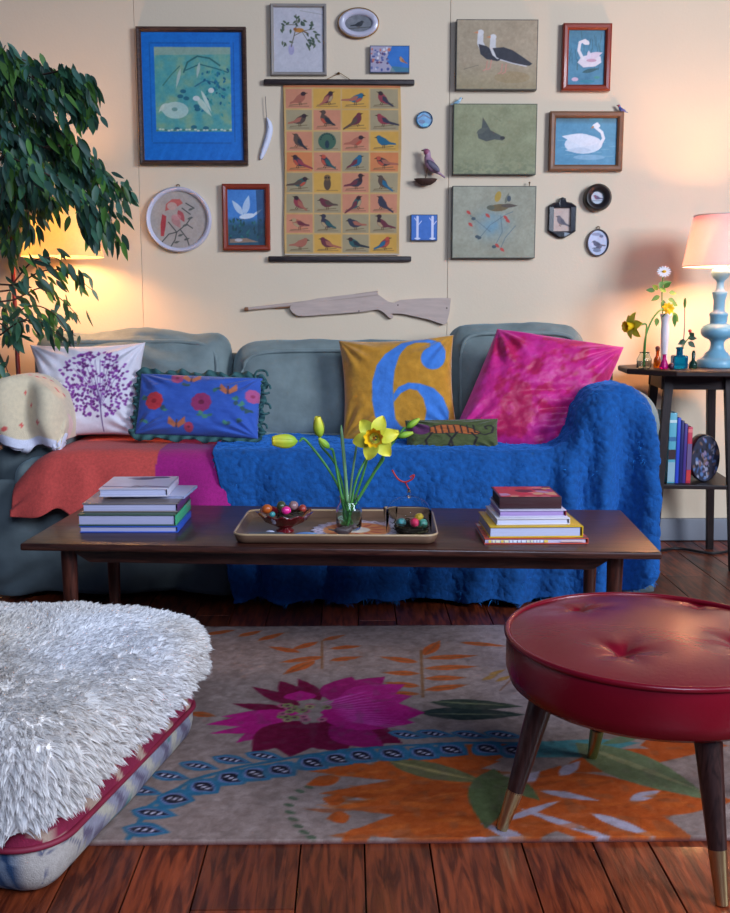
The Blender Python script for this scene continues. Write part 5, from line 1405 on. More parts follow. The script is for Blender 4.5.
mf_grey = mat('frame_silver', (150, 140, 132), .4, .1, 30)
# 1 big blue matted picture
def p1(c):
    c.mottle(6, 10, 1); c.wash(np.clip(np.sin(c.X * .55 + c.Y * .25) * np.clip((c.Y - 134) / 20, 0, 1), 0, 1) * .35, (40, 130, 220))
    for k in range(60):
        for (x, y) in ((152 + (231 - 152) * k / 60, 43), (152 + (231 - 152) * k / 60, 143), (150.5, 43 + 100 * k / 60), (234, 43 + 100 * k / 60)): c.ell(x, y, .55, .8, (20, 70, 130), al=.6)
    c.poly([(155, 47), (231, 47), (231, 131.5), (155, 131.5)], (96, 160, 150)); 
    m_ = (c.X > 155) & (c.X < 231) & (c.Y > 47) & (c.Y < 131.5)
    n = fbm(c.X / 9, c.Y / 9, 0, 5); c.wash(m_ * np.clip(n * 1.6, 0, .6), (60, 150, 160)); c.wash(m_ * np.clip(-n * 1.4, 0, .6), (150, 172, 130))
    c.poly([(155, 47), (231, 47), (231, 54), (155, 55)], (150, 168, 150), al=.8)
    c.line([(184, 72), (188, 62), (198, 56), (210, 58), (220, 65)], 1.6, (40, 100, 100)); c.line([(186, 70), (200, 64), (216, 68), (228, 72)], 1.2, (40, 104, 110)); c.line([(163, 85), (172, 74), (180, 66)], 1.2, (60, 120, 110)); c.line([(195, 86), (205, 80), (214, 82), (224, 90)], 1.4, (50, 110, 130))
    rg = random.Random(1)
    for k in range(60):
        x, y = rg.gauss(219, 7), rg.gauss(84, 12)
        if x < 229: c.leaf((x, y), (x + rg.uniform(-4, 4), y + rg.uniform(2, 5)), 2.2, rg.choice([(20, 110, 140), (40, 130, 130), (10, 90, 120), (60, 150, 150)]))
    c.leaf((181, 68), (176, 88), 3, (170, 190, 180)); c.leaf((200, 62), (197, 78), 3, (170, 190, 180))
    c.ell(175, 110, 13, 8.5, (186, 206, 196), al=.85); c.ell(166, 108, 6, 5, (176, 200, 190)); c.leaf((164, 104), (158, 112), 3, (190, 206, 196)); c.ell(174, 109, 3, 2, (110, 150, 140))
    c.leaf((196, 96), (211, 116), 6, (186, 206, 190)); c.leaf((201, 90), (211, 112), 3.5, (196, 210, 196)); c.ell(196, 98, 3.5, 2.6, (206, 210, 206)); c.ell(211, 90, 3, 2.6, (210, 215, 210))
    for x, y in ((183, 91), (180, 96), (186, 98), (196, 106), (197, 109), (193, 127), (176, 129), (205, 128)): c.ell(x, y, 3, 2, (30, 100, 120))
    for k in range(26): c.ell(156 + k * 2.95, 130 + rg.uniform(-1, .5), 1.4, .9, (200, 206, 190) if k % 3 else (80, 120, 110))
framed(138, 27.5, 247, 165.5, 4.6, .028, mf_brown, p1, (14, 108, 196), 'largest framed picture, teal bird print on a bright blue mat')
# 2 botanical
def p2(c):
    c.mottle(5, 12, 1); c.c[:, :] += 0; c.poly([(272, 4), (324, 4), (324, 10), (272, 6)], (190, 182, 176), al=.5)
    c.ell(291, 49, 3, 5.5, (170, 160, 190)); c.line([(291, 46), (294, 35), (297, 22), (296, 14)], .9, (100, 90, 70)); c.line([(294, 35), (304, 30), (314, 28)], .7, (100, 90, 70)); c.line([(296, 24), (286, 24)], .7, (100, 90, 70)); c.line([(302, 31), (310, 44)], .6, (90, 90, 60)); c.line([(300, 10), (324, 14)], .5, (150, 146, 140))
    rg = random.Random(2)
    for k in range(46):
        x, y = rg.choice([(286, 24), (306, 24), (310, 42), (284, 38), (298, 18), (312, 34)]); x += rg.uniform(-6, 6); y += rg.uniform(-5, 5); a = rg.uniform(.2, 2.6); c.leaf((x, y), (x + 5 * cos(a), y + 5 * sin(a)), 2.1, rg.choice([(74, 88, 62), (98, 104, 80), (60, 76, 60)]))
    c.ell(299, 29.5, 5, 2.2, (186, 122, 40)); c.ell(295, 28.5, 1.7, 1.6, (150, 90, 40)); c.leaf((302, 30), (309, 33), 1.6, (110, 80, 50))
framed(270.5, 3.5, 326.5, 75, 3.2, .02, mf_grey, p2, (196, 190, 196), 'grey framed botanical sketch of a bird on a sprig, top of wall')
# 3 oval plate
def ovalpic(cx, cy, rx, ry, rimw, dp, mfr, paint, bg, label, name, cat='picture', inner_dp=None, step=.5, hang=None):
    o_, tx, ax, az = tomap(cx, cy); e = empty(name, (o_.x, WY - GAP, o_.z), label, cat)
    V = []; seg = 64; prof = [(0, 0), (0, -dp * .7), (rimw * .3, -dp), (rimw * .75, -dp * .9), (rimw, -dp * .55), (rimw, 0)]
    for k in range(seg):
        a = 2 * pi * k / seg
        for ins, y in prof: V.append(((rx - ins) * ax * cos(a), y, (ry - ins) * az * sin(a)))
    n = len(prof); Fc = [(k * n + i, k * n + (i + 1) % n, ((k + 1) % seg) * n + (i + 1) % n, ((k + 1) % seg) * n + i) for k in range(seg) for i in range(n)]
    fo = mesh('frame', V, Fc, mfr, e, True); sharp(fo, 50)
    X, Y = discgrid(cx, cy, rx - rimw + .2, ry - rimw + .2, step); c = Cv(X, Y, bg, step); paint(c); panel('print', c, tx, inner_dp or dp * .4, (80, 80, 80), m_glossy, e)
    if hang: b = MB(); b.tube([(.006 * cos(a), -.004, ry * az + .004 + .006 * sin(a)) for a in np.linspace(0, 2 * pi, 17)[:-1]], .0015, 6, closed=True); b.build('hanging_loop', hang, e)
    return e
def p3(c): c.mottle(18, 4, 1); c.bird(359, 23.5, 8, -1, (40, 40, 44), (20, 20, 26)); c.line([(346, 28), (372, 26)], .6, (60, 56, 50)); c.ell(350, 20, 4, 3, (130, 126, 130), al=.6)
oo = ovalpic(358.5, 22.5, 20, 14.8, 6.5, .02, mat('plate_white', (206, 200, 214), .25, .04, 20, coat=.5), p3, (112, 112, 116), 'white oval plate with dark bird and gilt rim at top of wall', 'oval_plate', 'plate')
o_, tx, ax, az = tomap(358.5, 22.5); b = MB(); b.tube([(20 * ax * cos(a), -.012, 14.8 * az * sin(a)) for a in np.linspace(0, 2 * pi, 65)[:-1]], .0035, 8, closed=True); b.build('gilt_rim', mat('gilt', (150, 110, 60), .35, .1, metal=.6), oo)
# 4 small blue postcard tile
def p4(c):
    c.mottle(10, 5, 1); rg = random.Random(4)
    c.poly([(370, 46), (392, 46), (386, 60), (396, 72), (370, 72)], (170, 160, 180))
    for k in range(40): c.ell(rg.uniform(371, 390), rg.uniform(48, 70), rg.uniform(.6, 1.8), rg.uniform(.6, 1.6), rg.choice([(70, 80, 140), (200, 110, 90), (220, 214, 220), (90, 60, 100), (120, 130, 170)]))
    c.bird(402, 60, 6, 1, (196, 140, 90), (170, 100, 60), legs=False, tilt=.4); c.poly([(392, 66), (410, 68), (410, 72), (390, 72)], (70, 120, 110), al=.6)
canvas(370, 45.5, 409.5, 72.5, .018, p4, (40, 112, 190), 'small unframed blue tile with flowers above the bird chart', (50, 60, 90), 'picture_tile')
# 5 bird chart
cx, cy = 341, 171.5; o_, tx, ax, az = tomap(cx, cy)
chart = empty('bird_chart', (o_.x, WY - GAP, o_.z), 'long paper wall chart with thirty two birds on wooden rods', 'wall chart')
X, Y = rectgrid(284, 86, 400.5, 256, .55)
c = Cv(X, Y, (206, 164, 104), .55); c.mottle(12, 14, 1)
rg = random.Random(11)
x_ed = [284 + 1.5, 313, 341.5, 369.5, 398.5]; y_ed = [88.5, 109.5, 131, 151.5, 172, 193, 213.5, 234, 254]
bgs = ['pyyg', 'gpyg', 'pgpy', 'opgo', 'gypg', 'ggpp', 'pggg', 'gygy']
pal = dict(p=(206, 130, 104), y=(214, 160, 70), g=(160, 146, 116), o=(214, 122, 74))
bodies = [(60, 56, 70), (110, 50, 60), (50, 90, 90), (150, 60, 70), (90, 70, 60), (44, 48, 56), (40, 100, 130), (170, 100, 80)]
for r_ in range(8):
    for q in range(4):
        xa, xb, ya, yb = x_ed[q] + .8, x_ed[q + 1] - .8, y_ed[r_] + .8, y_ed[r_ + 1] - .8
        c.poly([(xa, ya), (xb, ya), (xb, yb), (xa, yb)], pal[bgs[r_][q]], al=.85)
        c.line([(xa + 3, yb - 2), (xb - 3, yb - 2)], .7, (110, 84, 60), .6)
        bc_ = rg.choice(bodies); wc = rg.choice(bodies); br = rg.choice([bc_, (190, 80, 60), (180, 150, 110), bc_]); mx_, my_ = (xa + xb) / 2, (ya + yb) / 2
        d = rg.choice((-1, 1))
        if (r_, q) == (2, 1): c.ell(mx_, my_, 9, 8.5, (70, 100, 80)); c.ell(mx_, my_ + 3, 2.2, 4, (40, 60, 70)); [c.ell(mx_ + 6.5 * cos(t), my_ - 1 + 6.5 * sin(t), .8, .8, (40, 60, 60)) for t in np.linspace(3.3, 6.1, 9)]; continue
        if (r_, q) == (4, 1): c.ell(mx_, my_ + 1, 3.6, 6.5, (90, 70, 56)); c.ell(mx_, my_ - 5, 3.4, 3, (120, 90, 60)); c.ell(mx_ - 1.3, my_ - 5, .8, .8, (30, 24, 20)); c.ell(mx_ + 1.3, my_ - 5, .8, .8, (30, 24, 20)); continue
        c.line([(xa + 4, my_ + 6.5), (xb - 5, my_ + 5)], .9, (110, 90, 60), .7)
        c.bird(mx_ - 1 * d, my_, 12.5, d, bc_, wc, br, tail=rg.uniform(.4, 1.4), tilt=rg.uniform(-.1, .55), head=rg.choice([bc_, br, (60, 40, 44)]), neck=rg.choice((0, 0, 0, .25)))
c.poly([(284, 86), (400.5, 86), (400.5, 88), (284, 88)], (190, 90, 60), al=.7)
c.poly([(284, 254.6), (400.5, 254.6), (400.5, 256), (284, 256)], (206, 196, 190), al=.8)
wv = .006 + .005 * np.sin((c.Y - 86) / 170 * pi * 3) * 0
nx, ny = X.shape; lx_, lz_ = tx(X, Y)
edgew = (np.abs(X - cx) / 58) ** 6
yy = -.010 - .004 * np.sin((Y - 86) / 170 * 5) - .004 * edgew * np.sin(Y / 17)
lx_ = lx_ - .003 * np.sin(Y / 30) * (np.abs(X - cx) / 58) ** 4 - .02 * az * 0 + np.where(X < cx, -1, 1) * 0
o = mesh('paper', np.stack([lx_, yy, lz_], -1).reshape(-1, 3), gridfaces(nx, ny, 0, True), m_paper, chart, True, c.c.reshape(-1, 3)); o.modifiers.new('s', 'SOLIDIFY').thickness = .001
m_rod = wood('chart_rod', (58, 44, 44), (120, 100, 95), .5, 10, 'x')
for (xa, xb, yy_) in ((265, 414, 83), (267, 412, 260)):
    (x0m,), (z0m,) = [np.atleast_1d(q) for q in tx(xa, yy_)]; (x1m,), _ = [np.atleast_1d(q) for q in tx(xb, yy_)]
    b = MB(); b.box(((x0m + x1m) / 2, -.010, z0m), (x1m - x0m, .018, 5.6 * az), bev=.005); b.build('rod', m_rod, chart)
b = MB(); f_ = lambda px, py: (float(tx(px, py)[0]), -.006, float(tx(px, py)[1])); b.tube([f_(326, 80.5), f_(337, 75), f_(341, 74), f_(351, 80.5)], .0012, 6); b.build('hanging_cord', mat('jute', (150, 110, 70), .8), chart)
b = MB(); b.ball(f_(339, 74), (.006, .006, .005), 12); b.build('nail', mat('nail_brass', (110, 76, 40), .4, metal=.7), chart)
# 6 white feather on a string
o_, tx, ax, az = tomap(266, 126); e = empty('paper_feather', (o_.x, WY - GAP, o_.z), 'white paper feather hanging on a thread left of bird chart', 'ornament')
V = []; fo_ = [(266.5, 117, .3), (268.5, 122, 2.6), (269, 130, 3.3), (266.5, 140, 3.4), (263, 150, 3.0), (260.5, 157, 1.8), (259.8, 159, .4)]
P_ = curve([(x, y, w_) for x, y, w_ in fo_], 6)
for p in P_:
    x_, z_ = tx(p.x, p.y); V += [(x_ - p.z * ax, -.004, z_), (x_ + 0, -.010, z_), (x_ + p.z * ax, -.004, z_)]
Fc = []
for i in range(len(P_) - 1):
    for j in (0, 1): Fc.append((3 * i + j, 3 * i + j + 1, 3 * i + 4 + j, 3 * i + 3 + j))
o = mesh('vane', V, Fc, mat('feather_white', (224, 224, 240), .6, .05, 60), e); o.modifiers.new('s', 'SOLIDIFY').thickness = .002
b = MB(); b.tube([tuple(Vector((float(tx(x, y)[0]), -.010, float(tx(x, y)[1])))) for x, y in ((265.6, 96), (266, 106), (266.5, 117), (269, 130), (263, 150))], .0012, 6); b.build('thread', mat('thread_grey', (120, 110, 110), .7), e)
# 7 round blue disc
ovalpic(424.7, 119, 8.4, 8.4, 1.2, .012, mat('disc_rim', (50, 110, 150), .3), lambda c: (c.mottle(26, 3, 2), c.ell(422, 121, 3.4, 2, (20, 70, 120)), c.line([(418, 118), (424, 114), (431, 118)], 1.2, (20, 50, 90)), c.ell(426, 124, 3, 1.6, (60, 170, 190))), (46, 130, 176), 'small round turquoise disc left of the middle canvas', 'painted_disc', 'ornament')
# 8 bird on nest shelf
o_ = wp(425.5, 180)
b = MB()
V = []; seg = 32
prof = [(.002, -.022), (.02, -.020), (.038, -.008), (.046, .003), (.042, .003), (.030, -.006), (.002, -.010)]
b.lathe(prof, seg=seg, R=Matrix.Diagonal((1, .62, 1)).to_3x3(), cap=False)
tag(b.build('nest_bracket', mat('nest_brown', (74, 46, 36), .8, .3, 60, bump=.8, bscale=150), loc=(o_.x, WY - GAP - .029, o_.z)), 'brown half nest bracket fixed to the wall under perched bird', 'bracket')
e = birdmesh((o_.x - .004, WY - .042, o_.z - .004), .060, ((170, 130, 150), (160, 84, 110), (96, 86, 104)), 'pink and grey perched bird figurine standing in wall nest', tilt=radians(48), legs=.045, tail=1.0)
# 9 small blue square with white trees
def p9(c):
    c.mottle(8, 3, 1)
    for x in (417.5, 432.5): c.line([(x, 217), (x, 239)], 2.4, (214, 214, 240)); c.line([(x, 226), (x + 4, 221)], .8, (214, 214, 240)); c.line([(x, 222), (x - 3, 218)], .8, (214, 214, 240)); c.ell(x, 238.5, 3, 1, (220, 220, 240))
canvas(411, 214.5, 437.5, 240.5, .018, p9, (58, 110, 190), 'tiny blue square picture of two white trees', (40, 60, 100), 'picture_tile', .4)
# 10-12 canvases
def p10(c):
    c.mottle(10, 16, 1); c.wash(np.clip((c.Y - 62) / 24, 0, 1) * .5, (142, 126, 84)); c.mottle(8, 3, 4)
    c.ell(512, 78, 18, 6, (150, 120, 70), al=.35)
    for (hx, hy, b_) in ((479.5, 33.5, [(478, 45), (486, 47), (496, 54), (502, 60), (497, 62), (486, 60), (480, 55)]), (492, 38, [(492, 49), (503, 48), (512, 51), (522, 57.5), (532, 64.5), (529, 66.5), (516, 65), (504, 62), (496, 58)])):
        c.poly([(hx - 2.5, hy), (hx + 2, hy - 1.5), (hx + 3.2, hy + 3), (hx + 3, hy + 9), (hx + 6, hy + 15), (hx + 9, hy + 21), (hx + 5, hy + 22), (hx, hy + 18), (hx - 3, hy + 11), (hx - 2.6, hy + 5)], (212, 206, 204))
        c.poly(b_, (40, 38, 48)); c.ell(hx + .4, hy, 3.2, 2.9, (216, 210, 208)); c.poly([(hx - 2.2, hy - 1.4), (hx - 6.4, hy + .2), (hx - 2.2, hy + 1.2)], (206, 130, 84))
    c.line([(500, 60.5), (512, 64), (526, 67)], 1.1, (206, 200, 200))
    for (x, y) in ((487, 62), (491, 61), (502, 65), (506, 65)): c.line([(x, y), (x - 1, y + 8), (x - 4, y + 9.5)], 1.1, (200, 134, 116))
    c.line([(464, 70), (478, 66)], .5, (110, 100, 80))
canvas(456, 20.5, 537, 90.5, .032, p10, (172, 152, 124), 'unframed canvas of two black and white gulls, top of three', (64, 60, 52))
def p11(c):
    c.mottle(12, 14, 2); c.mottle(8, 3, 4); c.wash(np.clip((c.Y - 155) / 18, 0, 1) * (vn(c.X / 3, c.Y / 2, 0, 4) > .5) * .25, (70, 80, 60))
    c.poly([(482, 118), (486, 124), (490, 131), (500, 136), (504, 138), (502, 141), (494, 140), (486, 142), (478, 139), (477, 134), (481, 130)], (70, 74, 68)); c.leaf((476, 134), (488, 128), 5, (84, 86, 76)); c.ell(502, 138.5, 2.4, 1.8, (40, 36, 36)); c.line([(492, 116), (500, 122)], .6, (120, 124, 90))
canvas(453, 104.5, 536, 175, .032, p11, (142, 142, 104), 'unframed olive green canvas with one dark bird, middle of three', (60, 64, 50))
def p12(c):
    c.mottle(12, 14, 3); c.mottle(8, 3, 5); c.wash(np.exp(-(((c.X - 492) / 15) ** 2 + ((c.Y - 225) / 13) ** 2)) * .75 * (.7 + .6 * vn(c.X / 4, c.Y / 4, 0, 3)), (112, 152, 172))
    c.ell(498, 208, 10, 3.6, (110, 90, 50), rot=-.1); c.ell(497, 197, 3, 5.5, (176, 140, 40), rot=.3); c.leaf((500, 206), (517, 206), 4, (80, 64, 50)); c.leaf((504, 204), (508, 193), 3, (110, 110, 90)); c.ell(490, 208, 4, 2.4, (90, 90, 70)); c.ell(508, 199, 2, 3, (60, 70, 80))
    for p in ([(478, 240), (490, 225), (505, 215), (512, 212)], [(500, 250), (505, 238), (515, 226)], [(470, 216), (480, 224), (490, 232)], [(495, 246), (502, 232), (500, 216)]): c.line(p, .6, (90, 110, 120))
    for x, y in ((468, 213), (470, 225), (487, 216), (505, 218), (507, 221), (497, 246), (502, 250)): c.leaf((x - 2, y - 2), (x + 2.5, y + 2), 3, (190, 60, 50))
    for x, y in ((477, 237), (479, 238), (494, 247), (473, 219)): c.ell(x, y, 2.2, 1.6, (60, 76, 84))
canvas(452, 186.5, 535, 258.5, .032, p12, (158, 154, 132), 'unframed grey canvas of bird among red berries, lowest of three', (64, 64, 56))
# 13 swan pair frame
def p13(c):
    c.mottle(20, 7, 1); c.wash(np.clip((45 - c.Y) / 20, 0, 1) * .6, (60, 96, 110)); rg = random.Random(3)
    for k in range(26): x = rg.uniform(570, 606); y = rg.uniform(30, 60); c.line([(x, y), (x + rg.uniform(-2, 2), y + 10)], .7, (40, 84, 90), .6)
    c.poly([(578, 62), (582, 56), (592, 54), (601, 56), (602, 62), (596, 66), (584, 67)], (226, 214, 222)); c.line([(583, 58), (579, 50), (580, 42), (585, 40), (588, 43)], 3, (232, 222, 226)); c.ell(586, 42, 3.2, 2.4, (236, 226, 228)); c.leaf((586, 58), (603, 52), 7, (220, 200, 214)); c.leaf((589, 50), (590, 62), 4, (220, 206, 220)); c.ell(592, 60, 5, 1.6, (200, 150, 170))
    c.leaf((583, 72), (600, 68), 4, (30, 80, 90)); c.ell(576, 79, 3.4, 2, (220, 180, 200)); c.ell(598, 77, 3, 1.4, (60, 140, 130)); c.ell(588, 81, 8, 1.5, (40, 130, 150))
framed(562.5, 23.5, 611, 91, 6, .026, mf_red, p13, (70, 130, 160), 'reddish brown upright frame with white swan print, upper right', rot=0)
# 14 swan frame
def p14(c):
    c.mottle(12, 8, 1); c.wash(np.clip((124 - c.Y) / 8, 0, 1) * .9, (46, 66, 66)); c.ell(596, 119, 7, 3, (60, 130, 150), al=.7)
    for k in range(14): c.line([(558 + k * 4, 140 + (k * 7 % 17)), (566 + k * 4, 140 + (k * 7 % 17))], .7, (130, 180, 200), .6)
    c.ell(584, 144, 19, 9.5, (222, 226, 236)); c.leaf((600, 142), (562, 136), 12, (230, 230, 238)); c.leaf((592, 150), (566, 150), 6, (200, 210, 224)); c.line([(601, 144), (604, 138), (602, 132), (597, 128), (594, 125.5), (597, 123.5)], 3, (232, 232, 238)); c.ell(597, 125.5, 3.2, 2.3, (236, 236, 240)); c.leaf((594, 126), (591, 128), 2, (190, 120, 70)); c.ell(590, 157, 16, 2.6, (150, 186, 210), al=.7)
framed(549.5, 111.5, 623, 171, 6, .026, mf_oak, p14, (76, 142, 176), 'brown landscape frame with large white swan on blue water')
# 15 black ornate frame
def octframe():
    cx, cy = 562.5, 218; o_, tx, ax, az = tomap(cx, cy); e = empty('ornate_frame', (o_.x, WY - GAP, o_.z), 'small black ornate frame with pointed ends holding bird sketch', 'picture')
    out = [(-14, -12), (-9, -15.5), (-4, -16.5), (-3, -20), (3, -20), (4, -16.5), (9, -15.5), (14, -12), (14, 13), (9, 16.5), (3, 20), (-3, 20), (-9, 16.5), (-14, 13)]
    inn = [(-8, -9), (-8, -10), (-4, -10), (-2, -10), (2, -10), (4, -10), (8, -10), (8, -9), (8, 12), (8, 13), (2, 13), (-2, 13), (-8, 13), (-8, 12)]
    V = []; n = 14
    for P_, y, s in ((out, 0, 1), (out, -.012, 1), (out, -.018, .93), (inn, -.016, 1.08), (inn, -.010, 1), (inn, 0, 1)): V += [(x * s * ax, y, -z_ * s * az) for x, z_ in P_]
    Fc = [(i * n + k, i * n + (k + 1) % n, ((i + 1) % 6) * n + (k + 1) % n, ((i + 1) % 6) * n + k) for i in range(6) for k in range(n)]
    o = mesh('frame', V, Fc, mat('ebony_gloss', (26, 22, 30), .25, .1, 30, coat=.5), e, False); sharp(o, 20)
    X, Y = rectgrid(cx - 8.3, cy - 10.3, cx + 8.3, cy + 13.3, .5); c = Cv(X, Y, (206, 178, 164), .5); c.mottle(6, 5, 1); c.bird(562, 221, 10, 1, (110, 96, 104), (84, 76, 90), tilt=.35); panel('print', c, tx, .006, (60, 50, 50), m_glossy, e)
    b = MB(); b.ball((0, -.012, 18.5 * az), (.010, .006, .009), 12); b.build('crest', MATS['ebony_gloss'], e)
octframe()
# 16 round dark frame with deep well
ovalpic(597.7, 197.5, 13.8, 13.8, 7.6, .034, mat('dark_round_frame', (36, 26, 26), .4, .15, 20, coat=.3), lambda c: (c.mottle(8, 4, 1), c.bird(597.5, 197.5, 6, 1, (110, 60, 90), (80, 60, 100), legs=False), c.line([(592, 200.5), (603, 200.5)], .6, (110, 110, 120))), (190, 196, 206), 'deep round dark frame with tiny bird medallion', 'round_picture')
# 17 white oval cameo
ovalpic(598.6, 242.5, 11.2, 13.8, 1.6, .014, mat('cameo_rim', (110, 100, 104), .35, .1, metal=.4), lambda c: (c.mottle(8, 4, 1), c.bird(598, 244, 8, 1, (90, 84, 110), (70, 66, 90), legs=False), c.bird(600, 247, 6, -1, (100, 96, 120), (80, 76, 100), legs=False), c.ell(597, 234, 5, 1.6, (130, 130, 160), al=.7), c.ell(602, 236, 2, 1.5, (110, 110, 140)), c.ell(598, 250, 4, 2, (120, 126, 150))), (196, 202, 226), 'white oval medallion of birds, lowest small piece at right', 'oval_medallion', hang=mat('nail_brass', (110, 76, 40), .4, metal=.7))
# 20 round white hoop
def p20(c):
    c.mottle(6, 8, 1); c.wash(np.clip(1 - np.hypot(c.X - 157, c.Y - 232) / 12, 0, 1) * .0, (230, 180, 150))
    R1 = (176, 60, 66)
    c.poly([(166, 204), (172, 199), (180, 199), (183, 203), (178, 206), (170, 209), (165, 211)], (190, 96, 90)); c.poly([(162, 214), (166, 216), (165, 226), (163, 236), (160, 236), (160, 224)], R1)
    c.leaf((178, 210), (184, 222), 6, R1, al=.8); c.leaf((172, 215), (180, 228), 8, (176, 110, 110), al=.7); c.ell(172, 206, 5, 4, (190, 160, 150)); c.ell(176, 217, 5, 3, (200, 140, 140), al=.6)
    for P_ in ([(160, 243), (168, 234), (176, 232), (186, 224), (191, 217)], [(176, 232), (174, 240), (170, 246)], [(180, 230), (186, 238), (188, 245)], [(186, 224), (192, 228)], [(168, 222), (176, 232)], [(182, 208), (190, 214)], [(186, 203), (194, 208)]): c.line(P_, 1.1, (76, 74, 70))
    for x, y in ((185, 226), (190, 219), (176, 243), (186, 240), (180, 236), (191, 210)): c.leaf((x - 3, y), (x + 3, y - 2), 2.2, (90, 90, 84))
ovalpic(178.3, 219.5, 32.8, 32.8, 4.4, .026, mat('hoop_white', (210, 204, 220), .45, .05, 20), p20, (172, 160, 152), 'round white hoop frame with sketch of red crested bird', 'round_picture', hang=mat('nail_brass', (110, 76, 40), .4, metal=.7))
# 21 red brown frame with white bird
def p21(c):
    c.mottle(12, 8, 1); c.wash(np.clip((c.Y - 216) / 10, 0, 1) * .85, (40, 74, 84)); rg = random.Random(7)
    for k in range(40): x = rg.uniform(229, 263); y = rg.uniform(218, 240); c.leaf((x, y), (x + rg.uniform(-4, 4), y - rg.uniform(2, 6)), 2, rg.choice([(30, 84, 80), (50, 110, 110), (30, 60, 70)]))
    c.leaf((243, 215), (232, 200), 6, (190, 206, 226)); c.leaf((244, 215), (249, 195), 7, (180, 200, 226)); c.ell(247, 216, 8, 2.6, (214, 220, 232), rot=-.15); c.leaf((252, 216), (262, 209), 2.4, (210, 214, 226)); c.poly([(229, 239), (246, 238), (258, 242), (229, 243)], (150, 120, 100)); c.ell(238, 240, 4, 1.6, (190, 180, 180)); c.poly([(256, 190), (265, 190), (265, 245), (258, 245)], (30, 50, 70), al=.6)
framed(222.5, 184, 270, 250.5, 5.2, .026, mf_red, p21, (70, 130, 200), 'reddish brown frame with white egret over blue water, lower left')
# 18, 19 tiny birds perched on frames
o_ = wp(459, 104.0); birdmesh((o_.x, WY - .022, o_.z - .0015), .022, ((190, 214, 226), (180, 210, 226), (130, 170, 190)), 'tiny pale blue bird perched on the middle canvas', legs=0.0, tilt=radians(25), rz=pi)
o_ = wp(620, 111.2); birdmesh((o_.x, WY - .02, o_.z - .0015), .022, ((90, 110, 170), (190, 70, 80), (70, 80, 150)), 'tiny blue and red bird perched on the oak swan frame', legs=0.0, tilt=radians(30))
o_ = wp(529.5, 186.3); b = MB(); b.tube([(0, 0, 0), (0, -.001, .012)], .0015, 6); b.ball((0, 0, .014), .004, 10); tag(b.build('hook', mat('nail_brass', (110, 76, 40), .4), loc=(o_.x, WY - .02, o_.z)), 'tiny brass hook at top corner of the berry canvas', 'hook')
o_ = wp(454, 98); 
# 22 wooden rifle
o_, tx, ax, az = tomap(348, 308)
rifle = empty('wooden_rifle', (o_.x, WY - GAP, o_.z), 'unpainted pale wooden toy rifle hung flat above the sofa', 'toy rifle')
def extr(P, d, name, m, parent, bev=.002, y0=0):
    bm = bmesh.new(); vs = [bm.verts.new((float(tx(x, y)[0]), y0 - d, float(tx(x, y)[1]))) for x, y in P]; f = bm.faces.new(vs)
    r_ = bmesh.ops.extrude_face_region(bm, geom=[f]); 
    for v in [q for q in r_['geom'] if isinstance(q, bmesh.types.BMVert)]: v.co.y = y0
    bmesh.ops.recalc_face_normals(bm, faces=bm.faces[:]); bmesh.ops.bevel(bm, geom=[e_ for e_ in bm.edges], offset=bev, segments=2, affect='EDGES')
    me = bpy.data.meshes.new(name); bm.to_mesh(me); bm.free(); me.materials.append(m); o = bpy.data.objects.new(name, me); COL.objects.link(o); o.parent = parent; return o
m_rif = mat('raw_wood', (196, 172, 160), .6, .1, 14, bump=.15, bscale=60, stretch=(1, 6, 6)); m_rif2 = mat('raw_wood_knob', (140, 92, 60), .6, .1, 14)
extr([(290, 306.5), (289.5, 309), (292, 312.5), (297, 316), (305, 316.3), (335, 314), (362, 312), (378, 309.5), (384, 313), (389, 317.8), (392, 318.8), (393.5, 317), (392, 313.5), (402, 314), (406, 314.5), (430, 320), (444, 325), (447, 323.5), (449.8, 312), (451, 298), (440, 297.8), (418, 298.5), (400, 300), (394, 303), (388, 301.5), (383, 298), (376, 293), (350, 294.5), (318, 298.3), (296, 303)], .020, 'stock', m_rif, rifle, .0016)
b = MB(); P_ = [(float(tx(x, y)[0]), -.012, float(tx(x, y)[1])) for x, y in ((247, 309), (300, 303.5), (340, 298.5), (378, 293.5))]; b.tube(P_, [.006, .008, .010, .011], 14); b.build('barrel', m_rif, rifle, auto=50)
b = MB(); b.lathe([(.0062, -.008), (.0078, -.006), (.0078, .006), (.0062, .008)], c=(float(tx(246.5, 309)[0]), -.012, float(tx(0, 309.1)[1])), R=Matrix.Rotation(radians(90), 3, 'Y'), seg=16); b.build('muzzle', m_rif2, rifle)
b = MB(); b.tube([(float(tx(x, y)[0]), -.010, float(tx(x, y)[1])) for x, y in ((275, 307.5), (290, 306.5), (296, 306))], .005, 10); b.build('rod', m_rif2, rifle)
for x, y in ((398, 305), (359, 311), (447, 308)):
    b = MB(); b.ball((float(tx(x, y)[0]), -.0215, float(tx(x, y)[1])), (.0028, .0018, .0028), 10); b.build('nail', mat('nail_dark', (70, 60, 60), .4), rifle)

